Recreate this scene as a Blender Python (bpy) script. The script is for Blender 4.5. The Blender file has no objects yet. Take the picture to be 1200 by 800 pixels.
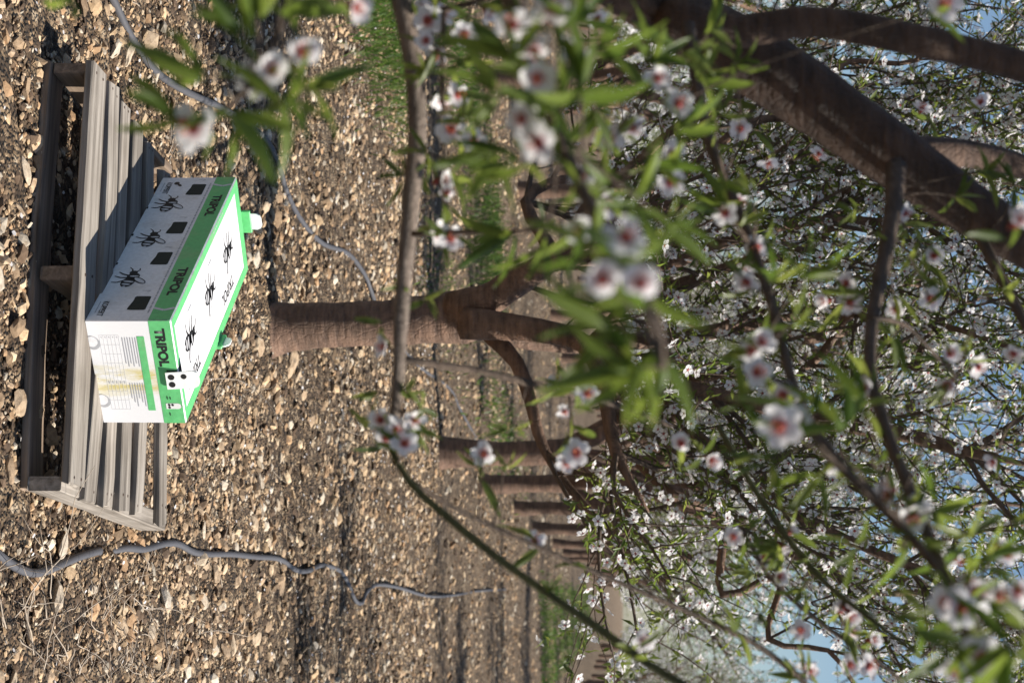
import bpy, math, random
import numpy as np
from mathutils import Vector, Matrix

# ------------------------------------------------------------------ camera, sky, sun, exposure
scene = bpy.context.scene
C = scene.collection
CAM_H, FPX, HOR = 1.5, 2000.0, 732.0            # eye height (m), focal length in photo pixels, horizon column
TH = math.atan((HOR - 600) / FPX)               # slight downward pitch
Fv = np.array([0, math.cos(TH), -math.sin(TH)]); Uv = np.array([0, math.sin(TH), math.cos(TH)]); Rv = np.array([1.0, 0, 0])
cam_d = bpy.data.cameras.new('camera'); cam = bpy.data.objects.new('camera', cam_d); C.objects.link(cam)
cam_d.sensor_fit = 'HORIZONTAL'; cam_d.sensor_width = 36.0; cam_d.lens = 60.0
cam_d.clip_start = 0.05; cam_d.clip_end = 3000
cam_d.dof.use_dof = True; cam_d.dof.focus_distance = 4.6; cam_d.dof.aperture_fstop = 6.2
# the photograph is a portrait frame lying on its side: the camera is rolled so that up points to the right
mw = Matrix(((Uv[0], -Rv[0], -Fv[0], 0), (Uv[1], -Rv[1], -Fv[1], 0), (Uv[2], -Rv[2], -Fv[2], CAM_H), (0, 0, 0, 1)))
cam.matrix_world = mw
scene.camera = cam

SUN_EL, SUN_AZ = math.radians(50), math.radians(94)      # azimuth clockwise from +Y (forward): from the right
sdir = Vector((math.sin(SUN_AZ) * math.cos(SUN_EL), math.cos(SUN_AZ) * math.cos(SUN_EL), math.sin(SUN_EL)))
world = bpy.data.worlds.new('World'); scene.world = world; world.use_nodes = True
wn = world.node_tree.nodes; wl = world.node_tree.links
bg = wn['Background']; sky = wn.new('ShaderNodeTexSky'); sky.sky_type = 'NISHITA'; sky.sun_disc = False
sky.sun_elevation = SUN_EL; sky.sun_rotation = SUN_AZ; sky.air_density = 1.0; sky.dust_density = 0.5; sky.ozone_density = 3.0
wl.new(sky.outputs[0], bg.inputs[0]); bg.inputs[1].default_value = 0.068
sl = bpy.data.lights.new('sun', 'SUN'); sl.energy = 5.0; sl.angle = math.radians(0.5); sl.color = (1, 0.94, 0.84)
so = bpy.data.objects.new('sun', sl); C.objects.link(so); so.rotation_euler = (-sdir).to_track_quat('-Z', 'Y').to_euler(); so.location = (6, -1, 6)
scene.view_settings.view_transform = 'Standard'; scene.view_settings.look = 'None'
scene.view_settings.exposure = 0.68; scene.view_settings.gamma = 1.0; scene.view_settings.use_curve_mapping = False
scene.cycles.use_denoising = True
scene.cycles.max_bounces = 8; scene.cycles.transmission_bounces = 6; scene.cycles.transparent_max_bounces = 6

rng = np.random.default_rng(7); random.seed(7)

def P(x, y, d):
    """place seen at photo pixel (x, y), d metres in front of the eye"""
    v = Fv + Rv * (y - 400) / FPX + Uv * (x - 600) / FPX
    return v * d + np.array([0, 0, CAM_H])
def G(x, y, z=0.0):
    v = Fv + Rv * (y - 400) / FPX + Uv * (x - 600) / FPX
    return v * ((z - CAM_H) / v[2]) + np.array([0, 0, CAM_H])
def hgt(x, y):
    w = np.clip((np.abs(y - 4.6) - 1.0) / 2, 0, 1) + np.clip((np.abs(x + .1) - 1) / 2, 0, 1); w = np.clip(w, 0, 1)
    return w * (0.022 * np.sin(1.3 * x + .6 * y) * np.cos(.9 * y - .4 * x) + 0.016 * np.sin(2.9 * x - 1.1 * y + 1) + 0.012 * np.cos(3.7 * y + 1.3 * x))

# ------------------------------------------------------------------ helpers
def tag(o, label=None, cat=None, group=None, kind=None):
    if label: o['label'] = label
    if cat: o['category'] = cat
    if group: o['group'] = group
    if kind: o['kind'] = kind
    return o
def empty(name, loc=(0, 0, 0), rz=0.0):
    o = bpy.data.objects.new(name, None); C.objects.link(o); o.location = loc; o.rotation_euler = (0, 0, rz); o.empty_display_size = .1
    return o
def link(name, me, parent=None, mats=None):
    o = bpy.data.objects.new(name, me); C.objects.link(o)
    if parent: o.parent = parent
    return o

class Acc:
    """collects triangles"""
    def __init__(s): s.v = []; s.t = []; s.m = []; s.c = []; s.n = 0
    def add(s, v, t, m=0, col=(1, 1, 1)):
        v = np.asarray(v, float); t = np.asarray(t, int)
        if len(v) == 0: return
        s.v.append(v); s.t.append(t + s.n)
        s.m.append(np.full(len(t), m) if np.isscalar(m) else np.asarray(m))
        col = np.asarray(col, float); s.c.append(np.tile(col, (len(v), 1)) if col.ndim == 1 else col)
        s.n += len(v)
    def inst(s, tv, tt, R, pos, m=0, col=None):
        """copies of a template: R (N,3,3) incl. scale, pos (N,3)"""
        N = len(pos)
        if N == 0: return
        v = (np.einsum('nij,kj->nki', R, tv) + pos[:, None, :]).reshape(-1, 3)
        t = (tt[None] + (np.arange(N) * len(tv))[:, None, None]).reshape(-1, 3)
        mm = np.tile(np.full(len(tt), m) if np.isscalar(m) else m, N)
        cc = np.repeat(col, len(tv), 0) if col is not None else np.ones((N * len(tv), 3))
        s.v.append(v); s.t.append(t + s.n); s.m.append(mm); s.c.append(cc); s.n += len(v)
    def mesh(s, name, mats, smooth=False):
        me = bpy.data.meshes.new(name)
        v = np.concatenate(s.v).astype(np.float32); t = np.concatenate(s.t).astype(np.int32); m = np.concatenate(s.m).astype(np.int32); c = np.concatenate(s.c)
        me.vertices.add(len(v)); me.vertices.foreach_set('co', v.ravel())
        me.loops.add(t.size); me.loops.foreach_set('vertex_index', t.ravel())
        me.polygons.add(len(t)); me.polygons.foreach_set('loop_start', np.arange(0, t.size, 3, dtype=np.int32)); me.polygons.foreach_set('loop_total', np.full(len(t), 3, dtype=np.int32))
        me.polygons.foreach_set('material_index', m); me.polygons.foreach_set('use_smooth', np.full(len(t), bool(smooth)))
        at = me.color_attributes.new('col', 'FLOAT_COLOR', 'POINT')
        at.data.foreach_set('color', np.concatenate([c, np.ones((len(c), 1))], 1).astype(np.float32).ravel())
        for mt in mats: me.materials.append(mt)
        me.update(calc_edges=True); return me

def smooth_path(pts, rad, step):
    pts = np.asarray(pts, float); rad = np.asarray(rad, float)
    n = len(pts); out = []; ro = []
    ext = np.vstack([2 * pts[0] - pts[1], pts, 2 * pts[-1] - pts[-2]])
    for i in range(n - 1):
        p0, p1, p2, p3 = ext[i:i + 4]; k = max(1, int(np.linalg.norm(p2 - p1) / step))
        for j in range(k):
            t = j / k
            out.append(.5 * (2 * p1 + (p2 - p0) * t + (2 * p0 - 5 * p1 + 4 * p2 - p3) * t * t + (3 * p1 - p0 - 3 * p2 + p3) * t ** 3))
            ro.append(rad[i] * (1 - t) + rad[i + 1] * t)
    out.append(pts[-1]); ro.append(rad[-1])
    return np.array(out), np.array(ro)
def tube(acc, pts, rad, sides=8, m=0, col=(1, 1, 1), jit=0.0, cap=True):
    pts = np.asarray(pts, float); n = len(pts)
    d = np.gradient(pts, axis=0); d /= np.linalg.norm(d, axis=1)[:, None] + 1e-9
    up = np.array([0.3, 0.1, 1.0]); 
    if abs(d[0] @ up) > .95: up = np.array([1.0, .2, 0])
    a = np.cross(d[0], up); a /= np.linalg.norm(a); V = []
    ang = np.arange(sides) * 2 * math.pi / sides; ca, sa = np.cos(ang), np.sin(ang)
    for i in range(n):
        a = a - d[i] * (a @ d[i]); a /= np.linalg.norm(a) + 1e-9; b = np.cross(d[i], a)
        r = rad[i] * (1 + jit * rng.standard_normal(sides)) if jit else rad[i] * np.ones(sides)
        V.append(pts[i] + (ca * r)[:, None] * a + (sa * r)[:, None] * b)
    V = np.concatenate(V); T = []
    i, j = np.meshgrid(np.arange(n - 1), np.arange(sides), indexing='ij'); i = i.ravel(); j = j.ravel(); k = (j + 1) % sides
    q0, q1, q2, q3 = i * sides + j, i * sides + k, (i + 1) * sides + k, (i + 1) * sides + j
    T = np.concatenate([np.stack([q0, q1, q2], 1), np.stack([q0, q2, q3], 1)])
    if cap:
        e = (n - 1) * sides
        T = np.concatenate([T, [[e, e + q, e + q + 1] for q in range(1, sides - 1)], [[0, q + 1, q] for q in range(1, sides - 1)]])
    acc.add(V, T, m, col)
def frames(dirs, nrm):
    """rotation with local Y along dirs and local Z near nrm"""
    y = dirs / (np.linalg.norm(dirs, axis=1)[:, None] + 1e-9)
    x = np.cross(y, nrm); x /= np.linalg.norm(x, axis=1)[:, None] + 1e-9
    z = np.cross(x, y); return np.stack([x, y, z], 2)
def frames_z(n):
    z = n / (np.linalg.norm(n, axis=1)[:, None] + 1e-9)
    t = rng.standard_normal(z.shape); x = np.cross(t, z); x /= np.linalg.norm(x, axis=1)[:, None]
    return np.stack([x, np.cross(z, x), z], 2)
def unit(n):
    v = rng.standard_normal((n, 3)); return v / np.linalg.norm(v, axis=1)[:, None]

# ------------------------------------------------------------------ materials
def mat(name):
    m = bpy.data.materials.new(name); m.use_nodes = True
    nt = m.node_tree; b = nt.nodes['Principled BSDF']; b.inputs['Roughness'].default_value = .8
    return m, nt.nodes, nt.links, b
def N(nodes, t, **kw):
    n = nodes.new(t)
    for k, v in kw.items():
        if k in n.inputs: n.inputs[k].default_value = v
        else: setattr(n, k, v)
    return n
def ramp(nodes, stops):
    r = nodes.new('ShaderNodeValToRGB'); e = r.color_ramp.elements
    while len(e) < len(stops): e.new(.5)
    for el, (p, c) in zip(e, stops): el.position = p; el.color = (*c, 1)
    return r
def mul(nodes, links, a, b, fac=1.0, mode='MULTIPLY'):
    x = nodes.new('ShaderNodeMix'); x.data_type = 'RGBA'; x.blend_type = mode; x.inputs[0].default_value = fac
    links.new(a, x.inputs[6]); links.new(b, x.inputs[7]); return x.outputs[2]
def bump(nodes, links, b, h, s=.5, d=.01):
    k = nodes.new('ShaderNodeBump'); k.inputs['Strength'].default_value = s; k.inputs['Distance'].default_value = d
    links.new(h, k.inputs['Height']); links.new(k.outputs[0], b.inputs['Normal'])
def plain(name, col, rough=.7):
    m, n, l, b = mat(name)
    t = N(n, 'ShaderNodeTexNoise', Scale=90.0, Detail=4.0); tc = n.new('ShaderNodeTexCoord'); l.new(tc.outputs['Object'], t.inputs['Vector'])
    r = ramp(n, [(.3, tuple(c * .9 for c in col)), (.7, tuple(min(1, c * 1.06) for c in col))]); l.new(t.outputs['Fac'], r.inputs[0]); l.new(r.outputs[0], b.inputs['Base Color'])
    b.inputs['Roughness'].default_value = rough; return m

def m_leaf(name, c0, c1, use_random):
    m, n, l, b = mat(name)
    r = ramp(n, [(0, c0), (1, c1)])
    if use_random:
        oi = n.new('ShaderNodeObjectInfo'); l.new(oi.outputs['Random'], r.inputs[0])
    else:
        a = n.new('ShaderNodeVertexColor'); a.layer_name = 'col'; sp = n.new('ShaderNodeSeparateColor'); l.new(a.outputs[0], sp.inputs[0]); l.new(sp.outputs[0], r.inputs[0])
    tx = N(n, 'ShaderNodeTexNoise', Scale=160.0); hs = n.new('ShaderNodeHueSaturation'); mr = N(n, 'ShaderNodeMapRange'); mr.inputs[3].default_value = .75; mr.inputs[4].default_value = 1.25
    l.new(tx.outputs['Fac'], mr.inputs[0]); l.new(mr.outputs[0], hs.inputs['Value']); l.new(r.outputs[0], hs.inputs['Color'])
    l.new(hs.outputs[0], b.inputs['Base Color']); b.inputs['Roughness'].default_value = .42; b.inputs['Specular IOR Level'].default_value = .45
    tr = n.new('ShaderNodeBsdfTranslucent'); g = n.new('ShaderNodeHueSaturation'); g.inputs['Value'].default_value = 1.5; g.inputs['Hue'].default_value = .485; l.new(hs.outputs[0], g.inputs['Color']); l.new(g.outputs[0], tr.inputs[0])
    mx = n.new('ShaderNodeMixShader'); mx.inputs[0].default_value = .55; l.new(b.outputs[0], mx.inputs[1]); l.new(tr.outputs[0], mx.inputs[2])
    l.new(mx.outputs[0], n['Material Output'].inputs[0]); return m
def m_petal(name):
    m, n, l, b = mat(name)
    a = n.new('ShaderNodeVertexColor'); a.layer_name = 'col'
    sp = n.new('ShaderNodeSeparateColor'); l.new(a.outputs[0], sp.inputs[0])
    r = ramp(n, [(0, (.32, .02, .035)), (.11, (.55, .12, .17)), (.22, (.86, .76, .78)), (.5, (.90, .88, .89))]); l.new(sp.outputs[0], r.inputs[0])
    l.new(r.outputs[0], b.inputs['Base Color']); b.inputs['Roughness'].default_value = .6
    tr = n.new('ShaderNodeBsdfTranslucent'); l.new(r.outputs[0], tr.inputs[0])
    mx = n.new('ShaderNodeMixShader'); mx.inputs[0].default_value = .45; l.new(b.outputs[0], mx.inputs[1]); l.new(tr.outputs[0], mx.inputs[2])
    l.new(mx.outputs[0], n['Material Output'].inputs[0]); return m
def m_bark(name, dark, light, scale=1.0):
    m, n, l, b = mat(name); tc = n.new('ShaderNodeTexCoord')
    mp = n.new('ShaderNodeMapping'); mp.inputs['Scale'].default_value = (9 * scale, 9 * scale, 42 * scale); l.new(tc.outputs['Object'], mp.inputs['Vector'])
    t = N(n, 'ShaderNodeTexNoise', Scale=1.0, Detail=8.0, Roughness=.65); l.new(mp.outputs[0], t.inputs['Vector'])
    t2 = N(n, 'ShaderNodeTexNoise', Scale=7.0 * scale, Detail=5.0); l.new(tc.outputs['Object'], t2.inputs['Vector'])
    r = ramp(n, [(.28, dark), (.5, tuple((p + q) / 2 for p, q in zip(dark, light))), (.72, light)]); l.new(t.outputs['Fac'], r.inputs[0])
    r2 = ramp(n, [(.35, (.7, .68, .66)), (.65, (1.15, 1.1, 1.1))]); l.new(t2.outputs['Fac'], r2.inputs[0])
    l.new(mul(n, l, r.outputs[0], r2.outputs[0]), b.inputs['Base Color']); b.inputs['Roughness'].default_value = .75
    v = N(n, 'ShaderNodeTexVoronoi', Scale=1.0); v.feature = 'DISTANCE_TO_EDGE'; mp2 = n.new('ShaderNodeMapping'); mp2.inputs['Scale'].default_value = (38 * scale, 38 * scale, 13 * scale)
    wv = n.new('ShaderNodeVectorMath'); wv.operation = 'MULTIPLY_ADD'; wv.inputs[1].default_value = (.05, .05, .05); l.new(t2.outputs['Color'], wv.inputs[0]); l.new(tc.outputs['Object'], wv.inputs[2]); l.new(wv.outputs[0], mp2.inputs['Vector']); l.new(mp2.outputs[0], v.inputs['Vector'])
    mr = n.new('ShaderNodeMapRange'); mr.inputs[2].default_value = .12; l.new(v.outputs['Distance'], mr.inputs[0])
    ad = n.new('ShaderNodeMath'); ad.operation = 'MULTIPLY_ADD'; ad.inputs[1].default_value = .16; l.new(mr.outputs[0], ad.inputs[0]); l.new(t.outputs['Fac'], ad.inputs[2])
    bump(n, l, b, ad.outputs[0], .9, .012); return m
def m_wood(name, tint=(1, 1, 1)):
    m, n, l, b = mat(name); tc = n.new('ShaderNodeTexCoord'); oi = n.new('ShaderNodeObjectInfo')
    ad = n.new('ShaderNodeVectorMath'); ad.operation = 'ADD'; l.new(tc.outputs['Object'], ad.inputs[0]); l.new(oi.outputs['Location'], ad.inputs[1])
    mp = n.new('ShaderNodeMapping'); mp.inputs['Scale'].default_value = (2.2, 55, 55); l.new(ad.outputs[0], mp.inputs['Vector'])
    t = N(n, 'ShaderNodeTexNoise', Scale=1.0, Detail=7.0, Roughness=.6, Distortion=.4); l.new(mp.outputs[0], t.inputs['Vector'])
    t2 = N(n, 'ShaderNodeTexNoise', Scale=5.0, Detail=4.0); l.new(ad.outputs[0], t2.inputs['Vector'])
    r = ramp(n, [(.25, (.05, .04, .032)), (.42, (.18, .155, .13)), (.6, (.29, .255, .22)), (.8, (.42, .37, .315))]); l.new(t.outputs['Fac'], r.inputs[0])
    r2 = ramp(n, [(.3, (.72, .68, .64)), (.7, (1.12, 1.1, 1.08))]); l.new(t2.outputs['Fac'], r2.inputs[0])
    hs = n.new('ShaderNodeHueSaturation'); mr = n.new('ShaderNodeMapRange'); mr.inputs[3].default_value = .8; mr.inputs[4].default_value = 1.15; l.new(oi.outputs['Random'], mr.inputs[0]); l.new(mr.outputs[0], hs.inputs['Value'])
    l.new(mul(n, l, r.outputs[0], r2.outputs[0]), hs.inputs['Color'])
    rt = n.new('ShaderNodeRGB'); rt.outputs[0].default_value = (*tint, 1)
    l.new(mul(n, l, hs.outputs[0], rt.outputs[0]), b.inputs['Base Color']); b.inputs['Roughness'].default_value = .85
    bump(n, l, b, t.outputs['Fac'], .6, .004); return m
def m_stone(name, use_random):
    m, n, l, b = mat(name); tc = n.new('ShaderNodeTexCoord'); ge = n.new('ShaderNodeNewGeometry')
    t = N(n, 'ShaderNodeTexNoise', Scale=55.0, Detail=6.0, Roughness=.65); l.new(ge.outputs['Position'], t.inputs['Vector'])
    if use_random:
        oi = n.new('ShaderNodeObjectInfo'); r = ramp(n, [(0, (.22, .145, .085)), (.35, (.40, .29, .19)), (.7, (.52, .41, .29)), (1, (.50, .44, .36))]); l.new(oi.outputs['Random'], r.inputs[0]); c = r.outputs[0]
    else:
        a = n.new('ShaderNodeVertexColor'); a.layer_name = 'col'; c = a.outputs[0]
    r2 = ramp(n, [(.3, (.62, .56, .5)), (.55, (1, 1, 1)), (.75, (1.12, 1.1, 1.06))]); l.new(t.outputs['Fac'], r2.inputs[0])
    l.new(mul(n, l, c, r2.outputs[0]), b.inputs['Base Color']); b.inputs['Roughness'].default_value = .9
    bump(n, l, b, t.outputs['Fac'], .6, .006); return m
def m_ground():
    m, n, l, b = mat('stony_soil'); tc = n.new('ShaderNodeTexCoord')
    v = N(n, 'ShaderNodeTexVoronoi', Scale=34.0, Randomness=1.0); l.new(tc.outputs['Object'], v.inputs['Vector'])
    v2 = N(n, 'ShaderNodeTexVoronoi', Scale=85.0); l.new(tc.outputs['Object'], v2.inputs['Vector'])
    t = N(n, 'ShaderNodeTexNoise', Scale=1.4, Detail=8.0, Roughness=.6); l.new(tc.outputs['Object'], t.inputs['Vector'])
    t3 = N(n, 'ShaderNodeTexNoise', Scale=60.0, Detail=5.0); l.new(tc.outputs['Object'], t3.inputs['Vector'])
    sp = n.new('ShaderNodeSeparateColor'); l.new(v.outputs['Color'], sp.inputs[0])
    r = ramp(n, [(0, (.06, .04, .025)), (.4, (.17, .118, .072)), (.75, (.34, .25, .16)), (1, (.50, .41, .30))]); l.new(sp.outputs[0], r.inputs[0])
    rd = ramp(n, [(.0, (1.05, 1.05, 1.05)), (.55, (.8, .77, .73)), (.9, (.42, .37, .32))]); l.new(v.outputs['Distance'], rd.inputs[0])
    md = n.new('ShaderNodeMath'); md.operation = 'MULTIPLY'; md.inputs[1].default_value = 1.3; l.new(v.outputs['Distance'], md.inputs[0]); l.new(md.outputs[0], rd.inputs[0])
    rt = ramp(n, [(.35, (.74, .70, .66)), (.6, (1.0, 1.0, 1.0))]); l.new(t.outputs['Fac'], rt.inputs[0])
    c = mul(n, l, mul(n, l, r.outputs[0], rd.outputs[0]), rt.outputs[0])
    l.new(c, b.inputs['Base Color']); b.inputs['Roughness'].default_value = .95
    ad = n.new('ShaderNodeMath'); ad.operation = 'ADD'; l.new(v.outputs['Distance'], ad.inputs[0]); l.new(v2.outputs['Distance'], ad.inputs[1])
    inv = n.new('ShaderNodeMath'); inv.operation = 'SUBTRACT'; inv.inputs[0].default_value = 1.2; l.new(ad.outputs[0], inv.inputs[1])
    bump(n, l, b, inv.outputs[0], .9, .03); return m

M = {}
M['bark'] = m_bark('almond_bark', (.06, .035, .024), (.26, .162, .108))
M['bark_pale_lit'] = m_bark('pale_lit_branch_bark', (.13, .10, .08), (.33, .27, .22), 3.0)  # whitish-grey bark; sunlight on the branch is part of this lighter colour
M['bark_shaded'] = m_bark('near_bark_shaded', (.04, .022, .014), (.15, .09, .058), 2.0)  # darker bark copy; the crown's shade on the near limbs is in this colour
M['twig'] = m_bark('twig_bark', (.07, .045, .032), (.19, .14, .10), 4)
M['shoot'] = m_bark('green_shoot_bark', (.075, .08, .024), (.20, .20, .07), 4)
M['leaf'] = m_leaf('almond_leaf', (.06, .11, .018), (.17, .235, .042), True)
M['leafs'] = m_leaf('almond_leaf_mass', (.07, .11, .022), (.19, .235, .05), False)
M['petal'] = m_petal('petal'); M['calyx'] = plain('blossom_calyx', (.26, .035, .03), .6)
M['stamen'] = plain('stamen', (.50, .14, .08), .6)
M['wood'] = m_wood('weathered_pallet_wood', (1.1, 1.14, 1.18)); M['wood_brown'] = m_wood('brown_pallet_wood', (.95, .82, .72))
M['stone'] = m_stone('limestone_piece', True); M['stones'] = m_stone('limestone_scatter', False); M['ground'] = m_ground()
M['pipe'] = plain('dusty_black_pipe', (.075, .075, .085), .6)
M['grass'] = m_leaf('grass_blade', (.04, .095, .015), (.12, .21, .04), False)
M['dry'] = plain('dry_stem', (.40, .33, .26), .9)

# ------------------------------------------------------------------ ground
def make_ground():
    ys = np.concatenate([np.arange(-40, 0, 2.5), np.arange(0, 3, .25), np.arange(3, 12, .07), np.arange(12, 40, .35), np.geomspace(40, 1500, 40)])
    xs0 = np.concatenate([-np.geomspace(1500, 6, 34), np.arange(-5.6, 5.7, .09), np.geomspace(6, 1500, 34)])
    X, Y = np.meshgrid(xs0, ys); Z = hgt(X, Y) * (np.abs(X) < 60)
    fine = (np.abs(X) < 5.7) & (Y > 2.9) & (Y < 12); Z = Z + fine * rng.normal(0, .006, X.shape)
    Z += np.where(Y < 40, .05 * np.exp(-((X + .05 - .15 * (Y - 7.1)) / .5) ** 2) * np.clip((Y - 6.2) / 1.5, 0, 1), 0)
    Z += .035 * np.exp(-((X + .054) ** 2 + (Y - 7.05) ** 2) / .05)
    nx, ny = len(xs0), len(ys); i, j = np.meshgrid(np.arange(ny - 1), np.arange(nx - 1), indexing='ij'); q = (i * nx + j).ravel()
    T = np.concatenate([np.stack([q, q + 1, q + nx + 1], 1), np.stack([q, q + nx + 1, q + nx], 1)])
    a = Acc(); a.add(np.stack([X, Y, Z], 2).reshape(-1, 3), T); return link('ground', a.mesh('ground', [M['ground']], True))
def gz(x, y):
    r = .05 * np.exp(-((x + .05 - .15 * (y - 7.1)) / .5) ** 2) * np.clip((y - 6.2) / 1.5, 0, 1)
    return hgt(x, y) + np.where(np.asarray(y) < 40, r, 0) + .035 * np.exp(-((x + .054) ** 2 + (y - 7.05) ** 2) / .05)
ground = tag(make_ground(), kind='structure')

# stones
ph = (1 + 5 ** .5) / 2
ICO = np.array([(-1, ph, 0), (1, ph, 0), (-1, -ph, 0), (1, -ph, 0), (0, -1, ph), (0, 1, ph), (0, -1, -ph), (0, 1, -ph), (ph, 0, -1), (ph, 0, 1), (-ph, 0, -1), (-ph, 0, 1)]) / 1.9
ICT = np.array([(0, 11, 5), (0, 5, 1), (0, 1, 7), (0, 7, 10), (0, 10, 11), (1, 5, 9), (5, 11, 4), (11, 10, 2), (10, 7, 6), (7, 1, 8), (3, 9, 4), (3, 4, 2), (3, 2, 6), (3, 6, 8), (3, 8, 9), (4, 9, 5), (2, 4, 11), (6, 2, 10), (8, 6, 7), (9, 8, 1)])
stone_t = [ICO * (1 + .22 * rng.standard_normal((12, 1))) * np.array([1, .6 + .35 * rng.random(), .28 + .28 * rng.random()]) for _ in range(10)]
def stone_rot(n):
    a = rng.random(n) * 2 * math.pi; ti = rng.normal(0, .38, (n, 2)); c, s = np.cos(a), np.sin(a)
    Rz = np.zeros((n, 3, 3)); Rz[:, 0, 0] = c; Rz[:, 0, 1] = -s; Rz[:, 1, 0] = s; Rz[:, 1, 1] = c; Rz[:, 2, 2] = 1
    cx, sx = np.cos(ti[:, 0]), np.sin(ti[:, 0]); Rx = np.zeros((n, 3, 3)); Rx[:, 0, 0] = 1; Rx[:, 1, 1] = cx; Rx[:, 1, 2] = -sx; Rx[:, 2, 1] = sx; Rx[:, 2, 2] = cx
    cy, sy = np.cos(ti[:, 1]), np.sin(ti[:, 1]); Ry = np.zeros((n, 3, 3)); Ry[:, 1, 1] = 1; Ry[:, 0, 0] = cy; Ry[:, 0, 2] = sy; Ry[:, 2, 0] = -sy; Ry[:, 2, 2] = cy
    return Rx @ Ry @ Rz
pal = np.array([(.52, .39, .26), (.46, .34, .22), (.58, .47, .34), (.42, .28, .17), (.34, .25, .17), (.54, .49, .42), (.50, .38, .27), (.24, .17, .11)])
def scatter(n, y0, y1, smin, smax, margin, pw=1.0):
    """n stones spread over the ground the lens can see, y0..y1 metres ahead"""
    y = (y0 ** pw + rng.random(n * 2) * (y1 ** pw - y0 ** pw)) ** (1 / pw); x = (rng.random(n * 2) * 2 - 1) * (.2 * y1 + margin)
    k = np.abs(x) < .2 * y + margin; x, y = x[k][:n], y[k][:n]
    s = smin * (smax / smin) ** (rng.random(len(x)) ** 1.8)
    return x, y, s
pal = pal * np.array([1.06, 1.01, .93])
def soil_zone(x, y):
    """0..1, where bare brown soil shows between the stones"""
    n = .5 + .25 * np.sin(2.3 * x + 1.7 * y) + .25 * np.sin(3.9 * x - 2.6 * y + 1.3)
    return np.clip(.25 + .45 * n + .45 * np.exp(-((x - .75) / .45) ** 2 - ((y - 4.4) / .7) ** 2) + .4 * np.exp(-((x + .75) / .2) ** 2 - ((y - 4.5) / .5) ** 2), 0, 1)
def pal_col(x, y, s, smax):
    n = len(x); c = pal[rng.integers(0, len(pal), n)] * (.6 + .55 * rng.random((n, 1)))
    dark = rng.random(n) < soil_zone(x, y) * np.clip(1.25 - s / smax, .1, .8)
    c[dark] = np.array([.105, .068, .042]) * (.6 + .8 * rng.random((dark.sum(), 1))); return c
acc = Acc()
for (n, y0, y1, s0, s1, mg) in ((26000, 3.6, 6.8, .004, .014, .4), (8000, 3.6, 7.5, .009, .03, .5), (15000, 7.5, 13, .009, .034, .6), (9000, 13, 24, .013, .042, 1.0), (5000, 24, 45, .02, .055, 1)):
    x, y, s = scatter(n, y0, y1, s0, s1, mg); kp = rng.random(len(x)) > np.clip(1.5 * soil_zone(x, y) - .55, 0, .8) * np.clip((s - .010) / .01, 0, 1); x, y, s = x[kp], y[kp], s[kp]; k = rng.integers(0, 10, len(x)); R = stone_rot(len(x)) * s[:, None, None]
    cl = pal_col(x, y, s, s1); z = gz(x, y) + s * .15
    for q in range(10):
        w = k == q; acc.inst(stone_t[q], ICT, R[w], np.stack([x, y, z], 1)[w], 0, cl[w])
so_ = link('gravel', acc.mesh('gravel', [M['stones']]), ground); so_['kind'] = 'stuff'
st_me = []
for q in range(10):
    v, t = stone_t[q], ICT
    mid = {}; v = list(v); nt_ = []
    for f in t:                                                        # one subdivision, corners worn round
        m3 = []
        for i_ in range(3):
            k = tuple(sorted((f[i_], f[(i_ + 1) % 3])))
            if k not in mid: mid[k] = len(v); v.append((v[k[0]] + v[k[1]]) / 2 * (1.10 + .10 * rng.standard_normal()))
            m3.append(mid[k])
        nt_ += [(f[0], m3[0], m3[2]), (f[1], m3[1], m3[0]), (f[2], m3[2], m3[1]), tuple(m3)]
    a = Acc(); a.add(np.array(v), np.array(nt_)); st_me.append(a.mesh('stone', [M['stone']]))
x, y, s = scatter(290, 3.9, 7.6, .024, .05, .15, .6)
s = .022 + (s - .024) * .9
keep = ~((np.abs(x + .1) < .75) & (y > 4.0) & (y < 5.3))
for xx, yy, ss in zip(x[keep], y[keep], s[keep]):
    o = link('stone', st_me[rng.integers(0, 10)], ground); o.location = (xx, yy, float(gz(xx, yy)) + ss * .16); o.scale = (ss, ss, ss * .8)
    o.rotation_euler = (rng.normal(0, .3), rng.normal(0, .3), rng.random() * 6.28)
# pale stones beside the trunk foot, as in the photograph
for px, py, ss in ((338, 428, .075), (345, 440, .05), (330, 300, .04), (28, 200, .035), (15, 385, .04), (8, 552, .045), (40, 485, .05), (20, 470, .04), (20, 245, .035), (70, 640, .05), (300, 560, .05), (60, 700, .055), (140, 735, .045), (190, 700, .05), (250, 670, .045), (130, 60, .05)):
    p = G(px, py); o = link('stone', st_me[rng.integers(0, 10)], ground); o.location = (p[0], p[1], float(gz(p[0], p[1])) + ss * .2); o.scale = (ss * .9, ss * .8, ss * .7); o.rotation_euler = (rng.normal(0, .3), rng.normal(0, .3), rng.random() * 6.28)

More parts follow.
